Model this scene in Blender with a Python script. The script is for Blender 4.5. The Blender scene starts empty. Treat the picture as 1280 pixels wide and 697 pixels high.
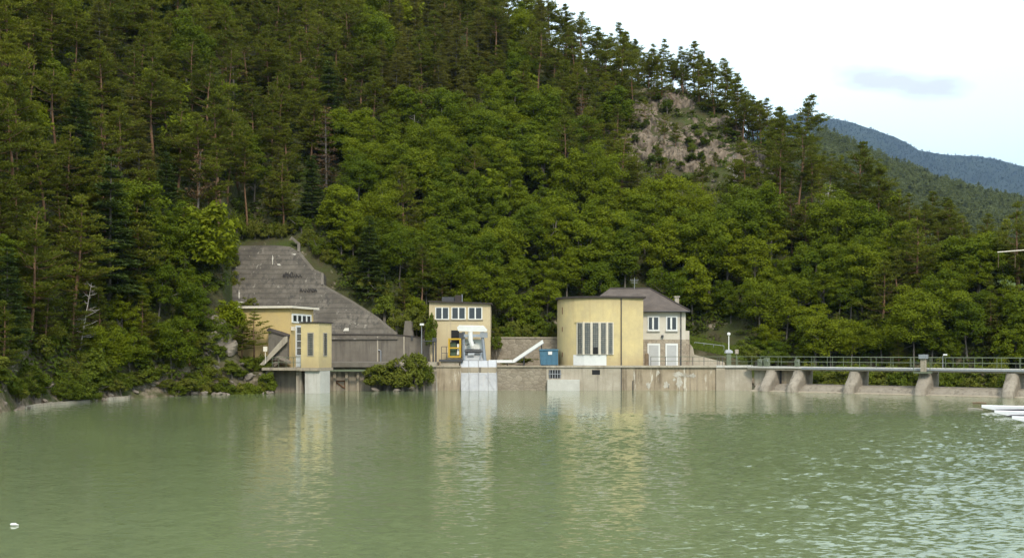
import bpy, math, random
import numpy as np
from mathutils import Vector
random.seed(7)
RNG = np.random.default_rng(11)
SC = bpy.context.scene
COL = SC.collection
F, VH, HC = 1360.0, 435.0, 4.4          # focal length in photo pixels, horizon row, eye height (m)

def at(u, v, Y):
    return np.array([(u - 640) / F * Y, Y, HC - (v - VH) / F * Y])
def xs(u, Y): return (u - 640) / F * Y
def zs(v, Y): return HC - (v - VH) / F * Y
def uv_of(X, Y, Z): return 640 + F * X / Y, VH - F * (Z - HC) / Y

# ------------------------------------------------------------------ helpers
def np_mesh(name, V, Q, smooth=False):
    V = np.asarray(V, np.float32); Q = np.asarray(Q, np.int32)
    me = bpy.data.meshes.new(name)
    n, k = Q.shape
    me.vertices.add(len(V)); me.vertices.foreach_set('co', V.ravel())
    me.loops.add(n * k); me.loops.foreach_set('vertex_index', Q.ravel())
    me.polygons.add(n)
    me.polygons.foreach_set('loop_start', np.arange(0, n * k, k, dtype=np.int32))
    if smooth: me.polygons.foreach_set('use_smooth', np.ones(n, dtype=bool))
    me.update(calc_edges=True)
    return me

def link(name, me, m, parent=None, **props):
    o = bpy.data.objects.new(name, me); COL.objects.link(o)
    if m is not None and me is not None and not me.materials: me.materials.append(m)
    if parent is not None: o.parent = parent
    for k, v in props.items(): o[k] = v
    return o

def thing(name, label, cat, loc=(0, 0, 0), group=None, rz=0.0):
    o = bpy.data.objects.new(name, None); COL.objects.link(o)
    o.empty_display_size = .3
    o.location = [float(c) for c in loc]; o.rotation_euler = (0, 0, rz)
    o['label'] = label; o['category'] = cat
    if group: o['group'] = group
    return o

class MB:
    """collects world-space geometry; build() makes one mesh relative to its parent"""
    def __init__(s): s.v = []; s.f = []
    def add(s, V, Fc):
        b = len(s.v); s.v += [tuple(map(float, p)) for p in V]; s.f += [tuple(b + i for i in f) for f in Fc]; return s
    def box(s, x0, x1, y0, y1, z0, z1):
        V = [(x, y, z) for z in (z0, z1) for (x, y) in ((x0, y0), (x1, y0), (x1, y1), (x0, y1))]
        return s.add(V, [(3, 2, 1, 0), (4, 5, 6, 7), (0, 1, 5, 4), (1, 2, 6, 5), (2, 3, 7, 6), (3, 0, 4, 7)])
    def prism(s, pts, off):
        """closed polygon pts (3d) extruded by vector off"""
        n = len(pts); P = [np.array(p, float) for p in pts]; off = np.array(off, float)
        V = P + [p + off for p in P]
        fs = [tuple(range(n)), tuple(range(2 * n - 1, n - 1, -1))]
        fs += [(i, i + n, (i + 1) % n + n, (i + 1) % n) for i in range(n)]
        return s.add(V, fs)
    def col(s, poly, z0, z1):
        return s.prism([(p[0], p[1], z0) for p in poly], (0, 0, z1 - z0))
    def obox(s, fr, a0, a1, b0, b1, z0, z1):
        """box in a turned frame fr = (origin xy, dir a, dir b)"""
        o, a, b = fr
        q = lambda i, j: (o[0] + a[0] * i + b[0] * j, o[1] + a[1] * i + b[1] * j)
        return s.col([q(a0, b0), q(a1, b0), q(a1, b1), q(a0, b1)], z0, z1)
    def tube(s, pts, r, n=6):
        P = [np.array(p, float) for p in pts]
        R = r if hasattr(r, '__len__') else [r] * len(P)
        V = []
        for i, p in enumerate(P):
            d = P[min(i + 1, len(P) - 1)] - P[max(i - 1, 0)]; d = d / (np.linalg.norm(d) + 1e-9)
            a = np.cross(d, (0, 0, 1) if abs(d[2]) < .9 else (1, 0, 0)); a /= np.linalg.norm(a); b = np.cross(d, a)
            for k in range(n):
                t = 2 * math.pi * k / n; V.append(p + (a * math.cos(t) + b * math.sin(t)) * R[i])
        fs = [(i * n + k, i * n + (k + 1) % n, (i + 1) * n + (k + 1) % n, (i + 1) * n + k) for i in range(len(P) - 1) for k in range(n)]
        fs += [tuple(range(n - 1, -1, -1)), tuple((len(P) - 1) * n + k for k in range(n))]
        return s.add(V, fs)
    def ball(s, c, r, n=10, m=6, sq=(1, 1, 1)):
        V = []; fs = []
        for j in range(m + 1):
            t = math.pi * j / m
            for k in range(n):
                p = 2 * math.pi * k / n
                V.append((c[0] + r * sq[0] * math.sin(t) * math.cos(p), c[1] + r * sq[1] * math.sin(t) * math.sin(p), c[2] + r * sq[2] * math.cos(t)))
        fs = [(j * n + k, (j + 1) * n + k, (j + 1) * n + (k + 1) % n, j * n + (k + 1) % n) for j in range(m) for k in range(n)]
        return s.add(V, fs)
    def build(s, name, m, parent=None, smooth=False, bevel=0.0, **props):
        L = np.array(parent_world(parent))
        me = bpy.data.meshes.new(name)
        me.from_pydata([tuple(np.array(p) - L) for p in s.v], [], s.f)
        me.validate(); me.update()
        if smooth:
            for p in me.polygons: p.use_smooth = True
        o = link(name, me, m, parent, **props)
        import bmesh
        bm = bmesh.new(); bm.from_mesh(me); bmesh.ops.recalc_face_normals(bm, faces=bm.faces)
        if bevel: bmesh.ops.bevel(bm, geom=[e for e in bm.edges if e.calc_face_angle(0) > .5], offset=bevel, segments=1, affect='EDGES')
        bm.to_mesh(me); bm.free()
        return o
def parent_world(p):
    L = Vector((0, 0, 0))
    while p is not None: L = L + Vector(p.location); p = p.parent
    return L

# value noise on arrays ------------------------------------------------
_T = RNG.random((256, 256))
def vnoise(x, y):
    xi = np.floor(x).astype(int); yi = np.floor(y).astype(int); fx = x - xi; fy = y - yi
    fx = fx * fx * (3 - 2 * fx); fy = fy * fy * (3 - 2 * fy)
    g = lambda i, j: _T[(xi + i) & 255, (yi + j) & 255]
    return (g(0, 0) * (1 - fx) + g(1, 0) * fx) * (1 - fy) + (g(0, 1) * (1 - fx) + g(1, 1) * fx) * fy
def fbm(x, y, o=4):
    x = np.asarray(x, float); y = np.asarray(y, float); a = .5; s = 0
    for i in range(o): s = s + a * (vnoise(x, y) - .5); x = x * 2.03 + 17.3; y = y * 2.03 + 5.1; a *= .5
    return s
def smooth(t): t = np.clip(t, 0, 1); return t * t * (3 - 2 * t)

# ------------------------------------------------------------------ materials
class NT:
    def __init__(s, name):
        s.m = bpy.data.materials.new(name); s.m.use_nodes = True; s.t = s.m.node_tree
        s.t.nodes.clear(); s.out = s.n('ShaderNodeOutputMaterial')
    def n(s, typ, **kw):
        n = s.t.nodes.new(typ)
        for k, v in kw.items():
            if hasattr(n, k) and k not in n.inputs: setattr(n, k, v)
        for k, v in kw.items():
            if k in n.inputs: s.i(n, k, v)
        return n
    def i(s, n, k, v):
        if hasattr(v, 'is_output') or isinstance(v, bpy.types.NodeSocket): s.t.links.new(v, n.inputs[k])
        else: n.inputs[k].default_value = v
    def noise(s, vec, scale, detail=4, rough=.55, **kw):
        n = s.n('ShaderNodeTexNoise'); s.i(n, 'Vector', vec); n.inputs['Scale'].default_value = scale
        n.inputs['Detail'].default_value = detail; n.inputs['Roughness'].default_value = rough
        for k, v in kw.items(): n.inputs[k].default_value = v
        return n.outputs['Fac']
    def mapr(s, f, a, b, c=0., d=1.):
        n = s.n('ShaderNodeMapRange'); s.i(n, 'Value', f); n.inputs['From Min'].default_value = a; n.inputs['From Max'].default_value = b
        n.inputs['To Min'].default_value = c; n.inputs['To Max'].default_value = d; return n.outputs['Result']
    def mix(s, f, a, b, blend='MIX'):
        n = s.n('ShaderNodeMix'); n.data_type = 'RGBA'; n.blend_type = blend
        for idx, v in ((0, f), (6, a), (7, b)):
            if isinstance(v, bpy.types.NodeSocket): s.t.links.new(v, n.inputs[idx])
            else: n.inputs[idx].default_value = v if idx == 0 else (tuple(v) + (1,))[:4]
        return n.outputs[2]
    def math(s, op, a, b=0.):
        n = s.n('ShaderNodeMath'); n.operation = op; s.i(n, 0, a); s.i(n, 1, b); return n.outputs[0]
    def scale(s, vec, sc):
        n = s.n('ShaderNodeMapping'); s.i(n, 'Vector', vec); n.inputs['Scale'].default_value = sc; return n.outputs[0]
    def bump(s, h, st, dist=.05):
        n = s.n('ShaderNodeBump'); s.i(n, 'Height', h); n.inputs['Strength'].default_value = st; n.inputs['Distance'].default_value = dist; return n.outputs[0]
    def bsdf(s, col, rough=.8, normal=None, metal=0., spec=.3):
        b = s.n('ShaderNodeBsdfPrincipled'); s.i(b, 'Base Color', col if isinstance(col, bpy.types.NodeSocket) else (tuple(col) + (1,))[:4])
        s.i(b, 'Roughness', rough); b.inputs['Metallic'].default_value = metal; b.inputs['Specular IOR Level'].default_value = spec
        if normal is not None: s.i(b, 'Normal', normal)
        return b.outputs[0]
    def done(s, sh): s.t.links.new(sh, s.out.inputs['Surface']); return s.m

def surf(name, c1, c2, scale=1.2, rough=.85, streak=None, sthr=(.52, .68), cell=None, lines=None, bump=.35, metal=0., lime=None, spec=.25, base=None):
    """weathered surface: two tones, blotches, drip streaks, optional stone cells or shuttering lines"""
    N = NT(name); P = N.n('ShaderNodeTexCoord').outputs['Object']
    f = N.mapr(N.noise(P, scale, 6, .62), .34, .66)
    c = N.mix(f, c1, c2)
    if cell:
        v = N.n('ShaderNodeTexVoronoi'); v.feature = 'F1'; w = N.scale(P, (cell, cell, cell * 1.5)); N.i(v, 'Vector', w); v.inputs['Scale'].default_value = 1
        e = N.n('ShaderNodeTexVoronoi'); e.feature = 'DISTANCE_TO_EDGE'; N.i(e, 'Vector', w); e.inputs['Scale'].default_value = 1
        g = N.n('ShaderNodeSeparateColor'); N.i(g, 0, v.outputs['Color'])
        c = N.mix(N.mapr(g.outputs[0], 0, 1, 0, .4), c, N.mix(g.outputs[1], tuple(x * .55 for x in c1), tuple(min(1, x * 1.35) for x in c2)))
        c = N.mix(N.mapr(e.outputs['Distance'], 0, .06, .5, 0), c, tuple(x * .35 for x in c1))
        hgt = e.outputs['Distance']
    if lines:
        w = N.n('ShaderNodeTexWave'); w.wave_type = 'BANDS'; w.bands_direction = 'Z'; N.i(w, 'Vector', P)
        w.inputs['Scale'].default_value = lines; w.inputs['Distortion'].default_value = 1.2; w.inputs['Detail'].default_value = 3; w.inputs['Detail Scale'].default_value = .6
        c = N.mix(N.mapr(w.outputs['Fac'], 0, .3, .5, 0), c, tuple(x * .6 for x in c1))
    if streak:
        s_ = N.noise(N.scale(P, (2.6, 2.6, .16)), 1.0, 5, .65)
        s2 = N.noise(P, .45, 3)
        c = N.mix(N.math('MULTIPLY', N.mapr(s_, sthr[0], sthr[1]), N.mapr(s2, .4, .6, .25, .9)), c, streak)
    if lime:
        s_ = N.noise(N.scale(P, (1.9, 1.9, .3)), 1.0, 6, .7)
        c = N.mix(N.mapr(s_, .6, .66, 0, .85), c, lime)
    if base:                                           # splash dirt along the foot and drips under the roof edge
        z = N.n('ShaderNodeSeparateXYZ'); N.i(z, 0, P); zz = N.math('ADD', z.outputs['Z'], N.math('MULTIPLY', N.noise(N.scale(P, (1.6, 1.6, .35)), 1.0, 4), -1.9))
        c = N.mix(N.math('MULTIPLY', N.mapr(zz, -.6, .5, 1, 0), .6), c, base)
        c = N.mix(N.math('MULTIPLY', N.mapr(N.math('ADD', z.outputs['Z'], N.math('MULTIPLY', N.noise(N.scale(P, (2.4, 2.4, .12)), 1.0, 4), 3.2)), 7.2, 9.0), .5), c, base)
    fine = N.noise(P, 14, 5, .7)
    c = N.mix(N.mapr(fine, .3, .7, 0, .3), c, tuple(x * .5 for x in c1))
    h = N.math('ADD', N.math('MULTIPLY', fine, .3), N.noise(P, 3.1, 5))
    if cell: h = N.math('ADD', h, N.math('MULTIPLY', hgt, 3.0))
    return N.done(N.bsdf(c, rough, N.bump(h, bump, .06), metal, spec))

def flat(name, c, rough=.5, metal=0., var=.18, spec=.4):
    N = NT(name); P = N.n('ShaderNodeTexCoord').outputs['Object']
    f = N.noise(P, 5, 5, .65)
    return N.done(N.bsdf(N.mix(N.mapr(f, .35, .7, 0, var * 2), c, tuple(x * .5 for x in c)), rough, None, metal, spec))

def leafmat(name, c_dark, c_light, c_odd, trans=.25, clump=.55):
    N = NT(name); P = N.n('ShaderNodeTexCoord').outputs['Object']
    inf = N.n('ShaderNodeObjectInfo')
    w = N.n('ShaderNodeNewGeometry')
    c = N.mix(N.mapr(inf.outputs['Random'], 0, 1, .0, 1), c_dark, c_light)
    c = N.mix(N.mapr(N.noise(P, clump, 2), .56, .76, 0, .55), c, c_odd)
    c = N.mix(N.mapr(N.noise(w.outputs['Position'], .045, 3), .38, .64, 0, .42), c, c_dark)
    c = N.mix(N.mapr(N.noise(P, 5.0, 2), .4, .7, 0, .4), c, tuple(x * .55 for x in c_dark))
    b = N.bsdf(c, .7, None, 0, .06)
    t = N.n('ShaderNodeBsdfTranslucent'); N.i(t, 'Color', c)
    mx = N.n('ShaderNodeMixShader'); mx.inputs[0].default_value = trans
    N.t.links.new(b, mx.inputs[1]); N.t.links.new(t.outputs[0], mx.inputs[2])
    return N.done(mx.outputs[0])

M = {}
M['broad'] = leafmat('broadleaf foliage', (.085, .122, .009), (.185, .212, .010), (.205, .205, .014), .42)
M['larch'] = leafmat('larch needles', (.125, .125, .022), (.165, .150, .028), (.18, .14, .03), .4)
M['pine'] = leafmat('pine needles', (.088, .104, .013), (.158, .168, .017), (.178, .160, .022), .4)
M['spruce'] = leafmat('spruce needles', (.052, .078, .018), (.082, .112, .020), (.095, .11, .02), .2)
M['brown'] = leafmat('dying needles', (.12, .075, .040), (.15, .09, .045), (.10, .09, .035), .1)
M['shrub'] = leafmat('shrub foliage', (.088, .118, .012), (.145, .172, .018), (.17, .165, .025), .4)
M['yshrub'] = leafmat('olive shrub foliage', (.105, .120, .016), (.145, .150, .022), (.15, .11, .02), .25)
M['under'] = leafmat('undergrowth foliage', (.055, .080, .010), (.085, .115, .012), (.115, .115, .018), .4)
M['farleaf'] = leafmat('far woodland', (.105, .125, .042), (.14, .155, .054), (.155, .16, .058), .5, .03)
M['mtleaf'] = leafmat('mountain woodland', (.026, .038, .02), (.034, .048, .024), (.03, .042, .02), .3, .003)
M['bark'] = surf('pine bark', (.13, .075, .045), (.20, .115, .065), 2.5, .9)
M['bark2'] = surf('grey bark', (.10, .085, .07), (.16, .14, .115), 2.5, .9)
M['deadwood'] = surf('dead wood', (.27, .24, .21), (.36, .33, .30), 3, .9)

M['yellow'] = surf('yellow render', (.57, .46, .235), (.46, .375, .215), .8, .9, streak=(.44, .33, .17), sthr=(.52, .7), base=(.34, .26, .15))
M['yellow2'] = surf('yellow ochre render', (.53, .39, .17), (.47, .355, .175), .7, .9, streak=(.40, .31, .17), sthr=(.52, .7), base=(.30, .23, .13))
M['cream'] = surf('pale cream render', (.50, .41, .255), (.44, .36, .23), .7, .9, streak=(.36, .30, .22), sthr=(.53, .7), base=(.30, .25, .18))
M['house'] = surf('cream house render', (.53, .485, .415), (.47, .43, .365), .7, .9)
M['conc'] = surf('grey concrete', (.27, .225, .17), (.36, .31, .24), .7, .92, streak=(.11, .095, .08))
M['conc_l'] = surf('pale concrete', (.31, .27, .21), (.41, .365, .30), .9, .92, streak=(.20, .165, .13), sthr=(.48, .64))
M['conc_w'] = surf('whitish concrete', (.41, .395, .365), (.49, .475, .44), .9, .92, streak=(.36, .33, .29))
M['quay'] = surf('stained quay concrete', (.27, .215, .15), (.36, .295, .215), .8, .92, streak=(.13, .10, .07), sthr=(.48, .62), lime=(.58, .54, .47))
M['weir'] = surf('weathered weir concrete', (.215, .185, .148), (.30, .262, .215), .8, .92, streak=(.13, .11, .085), sthr=(.48, .64))
M['slab'] = surf('old shuttered concrete', (.075, .065, .054), (.15, .13, .108), .5, .95, streak=(.05, .045, .04), sthr=(.47, .62), lines=.55, lime=(.25, .225, .19))
M['slab2'] = surf('old mortar wall', (.125, .108, .09), (.185, .163, .138), .55, .95, streak=(.08, .07, .06), sthr=(.48, .64))
M['stone'] = surf('rubble stone', (.215, .178, .135), (.28, .238, .185), .9, .95, cell=1.7)
M['stone2'] = surf('stone facing', (.26, .21, .16), (.335, .285, .22), .9, .95, cell=2.6)
M['gatewall'] = surf('wet streaked concrete', (.25, .21, .16), (.34, .29, .23), .8, .9, streak=(.045, .04, .035), sthr=(.46, .58))
M['rock'] = surf('cliff rock', (.125, .095, .070), (.245, .192, .146), .5, .95, streak=(.06, .05, .04), sthr=(.46, .56), bump=1.0)
M['boulder'] = surf('grey boulder', (.13, .108, .088), (.25, .212, .175), .8, .95, bump=.7)
M['roof'] = surf('dark roof tiles', (.075, .060, .052), (.115, .092, .080), 1.2, .9, lines=3.2)
M['felt'] = flat('dark roofing felt', (.045, .036, .032), .9)
M['white'] = flat('white paint', (.58, .58, .57), .55, var=.08)
M['offwhite'] = flat('off white paint', (.66, .66, .63), .6, var=.15)
M['whiteedge'] = flat('pale roof edge', (.62, .56, .47), .7)
M['sheet'] = flat('white sheet metal', (.37, .38, .41), .45, var=.12)
M['apron'] = surf('galvanised panel', (.29, .29, .30), (.37, .37, .38), 1.3, .7, streak=(.36, .34, .33))
M['steel'] = flat('grey steel', (.26, .27, .29), .5, .3)
M['bluesteel'] = flat('blue grey steel', (.29, .32, .37), .5, .2)
M['dsteel'] = flat('dark steel', (.045, .045, .05), .55)
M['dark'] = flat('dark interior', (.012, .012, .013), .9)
M['cageyellow'] = flat('yellow paint', (.46, .275, .012), .5)
M['green'] = flat('faded green paint', (.115, .135, .085), .7)
M['greend'] = flat('dark green paint', (.05, .08, .04), .6)
M['blue'] = flat('blue container paint', (.045, .125, .19), .6)
M['rust'] = flat('rust', (.17, .075, .035), .9)
M['shutter'] = surf('grey shutter', (.36, .36, .36), (.42, .42, .42), 1.5, .7, lines=6)
M['glass'] = flat('window glass', (.018, .022, .026), .08, var=.1, spec=.6)
M['glassb'] = None
M['graffiti'] = flat('black spray paint', (.03, .026, .024), .9)
M['lime'] = surf('lime bloom', (.47, .44, .39), (.36, .325, .275), 3.5, .95)
M['globe'] = flat('lamp globe', (.82, .82, .80), .3, var=.03)
M['hull'] = flat('white boat paint', (.62, .62, .66), .35, var=.06)
M['hulld'] = flat('dark boat paint', (.10, .09, .12), .5)
M['brownw'] = surf('weathered wood', (.13, .09, .06), (.2, .14, .09), 3, .9)
M['bracket'] = M['dsteel']

def glassblock():
    N = NT('glass block'); P = N.n('ShaderNodeTexCoord').outputs['Object']
    b = N.n('ShaderNodeTexBrick'); m = N.n('ShaderNodeMapping'); N.i(m, 'Vector', P); m.inputs['Rotation'].default_value = (math.radians(90), 0, 0)
    N.i(b, 'Vector', m.outputs[0]); b.offset = 0; b.inputs['Scale'].default_value = 1.0
    b.inputs['Brick Width'].default_value = .22; b.inputs['Row Height'].default_value = .22; b.inputs['Mortar Size'].default_value = .022
    b.inputs['Color1'].default_value = (.15, .145, .125, 1); b.inputs['Color2'].default_value = (.10, .105, .10, 1); b.inputs['Mortar'].default_value = (.035, .033, .03, 1)
    return N.done(N.bsdf(b.outputs['Color'], .22, None, 0, .5))
M['glassb'] = glassblock()

def terrain_mat():
    N = NT('forest floor'); P = N.n('ShaderNodeTexCoord').outputs['Object']
    f = N.noise(P, .25, 8, .65)
    c = N.mix(N.mapr(f, .38, .62), (.055, .048, .026), (.048, .062, .016))
    r = N.noise(P, .6, 6, .7)
    c = N.mix(N.mapr(r, .60, .68), c, (.20, .165, .125))
    sx = N.n('ShaderNodeSeparateXYZ'); N.i(sx, 0, P)
    bank = N.math('MULTIPLY', N.mapr(sx.outputs['Z'], 5.0, .6), N.mapr(N.noise(P, .55, 5), .40, .58))
    c = N.mix(bank, c, N.mix(N.mapr(N.noise(P, 1.7, 6, .7), .4, .6), (.085, .065, .042), (.23, .185, .14)))
    return N.done(N.bsdf(c, .95, N.bump(N.noise(P, 1.5, 8, .7), .8, .3), 0, .1))
M['terrain'] = terrain_mat()
def hill_mat(name, a, b, s):
    N = NT(name); P = N.n('ShaderNodeTexCoord').outputs['Object']
    return N.done(N.bsdf(N.mix(N.mapr(N.noise(P, s, 8, .7), .4, .6), a, b), .95, None, 0, .05))
M['hill'] = hill_mat('wooded hill ground', (.05, .07, .022), (.07, .09, .028), .05)
M['mount'] = hill_mat('mountain woods', (.012, .018, .010), (.02, .028, .014), .004)
M['ground'] = hill_mat('valley ground', (.06, .08, .03), (.08, .09, .04), .02)
M['pave'] = surf('pale gravel paving', (.34, .30, .24), (.42, .38, .31), 1.2, .95)
M['grassm'] = leafmat('short grass', (.085, .115, .018), (.12, .155, .022), (.15, .15, .035), .2, .3)

def water_mat():
    N = NT('green lake water'); P = N.n('ShaderNodeTexCoord').outputs['Object']
    sx = N.n('ShaderNodeSeparateXYZ'); N.i(sx, 0, P)
    big = N.noise(N.scale(P, (.035, .05, 1)), 1.0, 4, .6)
    # wind-ruffled water to the east and nearer the open lake, calm lee under the dam
    e = N.math('ADD', sx.outputs['X'], N.math('MULTIPLY', big, 26.0))
    wind = N.math('MULTIPLY', N.mapr(e, 2, 25), N.mapr(N.math('ADD', sx.outputs['Y'], N.math('MULTIPLY', big, 14.0)), 79, 73))
    amp = N.math('ADD', .28, N.math('MULTIPLY', wind, .52))
    def slopes(sc, scale, det, k):
        n = N.n('ShaderNodeTexNoise'); N.i(n, 'Vector', N.scale(P, sc)); n.inputs['Scale'].default_value = scale; n.inputs['Detail'].default_value = det; n.inputs['Distortion'].default_value = .1
        v = N.n('ShaderNodeVectorMath'); v.operation = 'SUBTRACT'; N.t.links.new(n.outputs['Color'], v.inputs[0]); v.inputs[1].default_value = (.5, .5, .5)
        m = N.n('ShaderNodeVectorMath'); m.operation = 'MULTIPLY'; N.t.links.new(v.outputs[0], m.inputs[0]); m.inputs[1].default_value = (k * .7, k, 0); return m.outputs[0]
    ad = N.n('ShaderNodeVectorMath'); ad.operation = 'ADD'; N.t.links.new(slopes((.7, 1.1, 1), 1.1, 2, .20), ad.inputs[0]); N.t.links.new(slopes((.6, 1.15, 1), 6.0, 2, .62), ad.inputs[1])
    sc = N.n('ShaderNodeVectorMath'); sc.operation = 'SCALE'; N.t.links.new(ad.outputs[0], sc.inputs[0]); N.i(sc, 'Scale', amp)
    up = N.n('ShaderNodeVectorMath'); up.operation = 'ADD'; N.t.links.new(sc.outputs[0], up.inputs[0]); up.inputs[1].default_value = (0, 0, 1)
    n = N.n('ShaderNodeVectorMath'); n.operation = 'NORMALIZE'; N.t.links.new(up.outputs[0], n.inputs[0])
    c = N.mix(N.mapr(N.noise(N.scale(P, (.03, .05, 1)), 1, 4), .35, .65), (.114, .138, .070), (.128, .154, .080))
    b = N.n('ShaderNodeBsdfPrincipled'); N.i(b, 'Base Color', c); N.i(b, 'Roughness', N.math('ADD', .06, N.math('MULTIPLY', wind, .05)))
    b.inputs['IOR'].default_value = 1.33; N.i(b, 'Normal', n.outputs[0])
    return N.done(b.outputs[0])
M['water'] = water_mat()

# ------------------------------------------------------------------ terrain
TU = [-900, -300, 0, 40, 160, 250, 278, 300, 380, 420, 500, 560, 680, 780, 880, 930, 960, 1080, 1280, 1600, 2200]
TY0 = [58, 66, 74, 81, 95.5, 103, 105.5, 117.5, 118.4, 119.5, 120.5, 121.5, 123, 126, 126, 124, 124, 121, 114, 100, 90]
TRISE = [4, 4, 3.5, 3.5, 3.5, 5, 7, 9, 9.5, 9, 6, 3.5, 3, 2.5, 1.5, 1.5, 2, 2.5, 2.5, 2, 2]
CU = [-900, -300, 0, 200, 400, 560, 640, 690, 730, 770, 800, 850, 900, 930, 960, 1000, 1040, 1080, 1130, 1180, 1220, 1280, 1400, 1700]
CV = [-320, -300, -260, -230, -170, -80, -28, 2, 16, 28, 40, 50, 68, 100, 108, 142, 170, 196, 226, 238, 254, 270, 298, 340]
TREEH = 8.0
def terrain(X, Y):
    X = np.asarray(X, float); Y = np.asarray(Y, float)
    u = 640 + F * X / np.maximum(Y, 1)
    y0 = np.interp(u, TU, TY0); rise = np.interp(u, TU, TRISE); k = (VH - np.interp(u, CU, CV)) / F
    sl = .8
    y1 = (sl * y0 + HC - TREEH - rise) / (sl - k)
    y1 = np.maximum(y1, y0 + 12)
    s = Y - y0
    up = rise * smooth(s / 9) + sl * np.maximum(s, 0)
    zc = rise + sl * (y1 - y0)
    dn = np.maximum(zc - .5 * (Y - y1), -1)
    a, b = up, dn                                   # smooth minimum rounds the crest
    h = np.clip(.5 + .5 * (b - a) / 5, 0, 1)
    z = b * (1 - h) + a * h - 5 * h * (1 - h)
    z = np.where(s < 0, np.maximum(s * .55, -2.4), z)
    nose = (2.7 + 4.2 * smooth((316 - u) / 42)) * smooth((Y - np.interp(u, [230, 300, 345], [102.5, 104.4, 105.6])) / 4.0) * smooth((u - 225) / 30) * smooth((348 - u) / 14)
    z = np.where(Y < 119, np.maximum(z, np.where(nose > .02, nose - .6, -9)), z)
    amp = smooth(s / 14)
    z = z + amp * (fbm(X / 16, Y / 16) * 5.0 + fbm(X / 4 + 9, Y / 4) * 1.2) + (1 - amp) * smooth((s + 2) / 3) * fbm(X / 3, Y / 3) * 1.4
    lim = np.where(Y < 126, 6 + (Y - 119.3) / .72 - 1.3, 14.5 + (Y - 126) * 1.6)
    w = smooth((u - 284) / 8) * smooth((500 - u) / 14) * (Y < 131) * (Y > 117)
    return z * (1 - w) + np.minimum(z, np.maximum(lim, -1)) * w

def build_terrain():
    T = np.concatenate([np.linspace(-1.5, -.56, 40), np.linspace(-.55, .56, 330), np.linspace(.57, 1.6, 40)])
    Yr = np.concatenate([np.linspace(45, 150, 190), np.linspace(151, 380, 110)])
    TT, YY = np.meshgrid(T, Yr); XX = TT * YY; ZZ = terrain(XX, YY)
    ZZ[-1, :] = -3; ZZ[:, 0] = np.minimum(ZZ[:, 0], 200)
    n, m = XX.shape
    V = np.stack([XX, YY, ZZ], -1).reshape(-1, 3)
    i = np.arange(n * m).reshape(n, m)
    Q = np.stack([i[:-1, :-1], i[:-1, 1:], i[1:, 1:], i[1:, :-1]], -1).reshape(-1, 4)
    link('hillside', np_mesh('hillside', V, Q, True), M['terrain'], kind='structure')
build_terrain()

def ridge(name, y0, y1, y2, us, vs, treepx, nseed, bump):
    us2 = np.linspace(us[0], us[-1], 220); vs2 = np.interp(us2, us, vs) + treepx
    R = np.concatenate([np.linspace(0, 1, 60), np.linspace(1.03, 2, 14)])
    UU, RR = np.meshgrid(us2, R); VV = np.broadcast_to(vs2, UU.shape)
    YY = np.where(RR <= 1, y0 + (y1 - y0) * RR, y1 + (y2 - y1) * (RR - 1))
    zc = HC + (VH - VV) / F * y1
    ZZ = np.where(RR <= 1, -2 + (zc + 2) * (RR ** .9), zc * (2 - RR) - 3 * (RR - 1))
    XX = (UU - 640) / F * YY
    ZZ = ZZ + bump * fbm(XX / (bump * 6) + nseed, YY / (bump * 6)) * np.sin(np.clip(RR, 0, 1) * math.pi * .5) * smooth((2 - RR) * 2)
    n, m = XX.shape; i = np.arange(n * m).reshape(n, m)
    Q = np.stack([i[:-1, :-1], i[:-1, 1:], i[1:, 1:], i[1:, :-1]], -1).reshape(-1, 4)
    link(name, np_mesh(name, np.stack([XX, YY, ZZ], -1).reshape(-1, 3), Q, True), M['mount'] if name == 'mountain' else M['hill'], kind='structure')
    return XX, YY, ZZ
MID = ridge('hill', 420, 1000, 1500, [820, 900, 980, 1030, 1100, 1160, 1240, 1300, 1400, 1700], [260, 220, 172, 153, 184, 207, 231, 243, 265, 330], 17, 3, 9)
FAR = ridge('mountain', 3300, 6000, 8200, [700, 850, 960, 1000, 1067, 1117, 1147, 1192, 1217, 1242, 1280, 1400, 1800], [290, 220, 150, 139, 150, 166, 183, 191, 192, 197, 207, 240, 330], 3, 8, 45)

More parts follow.
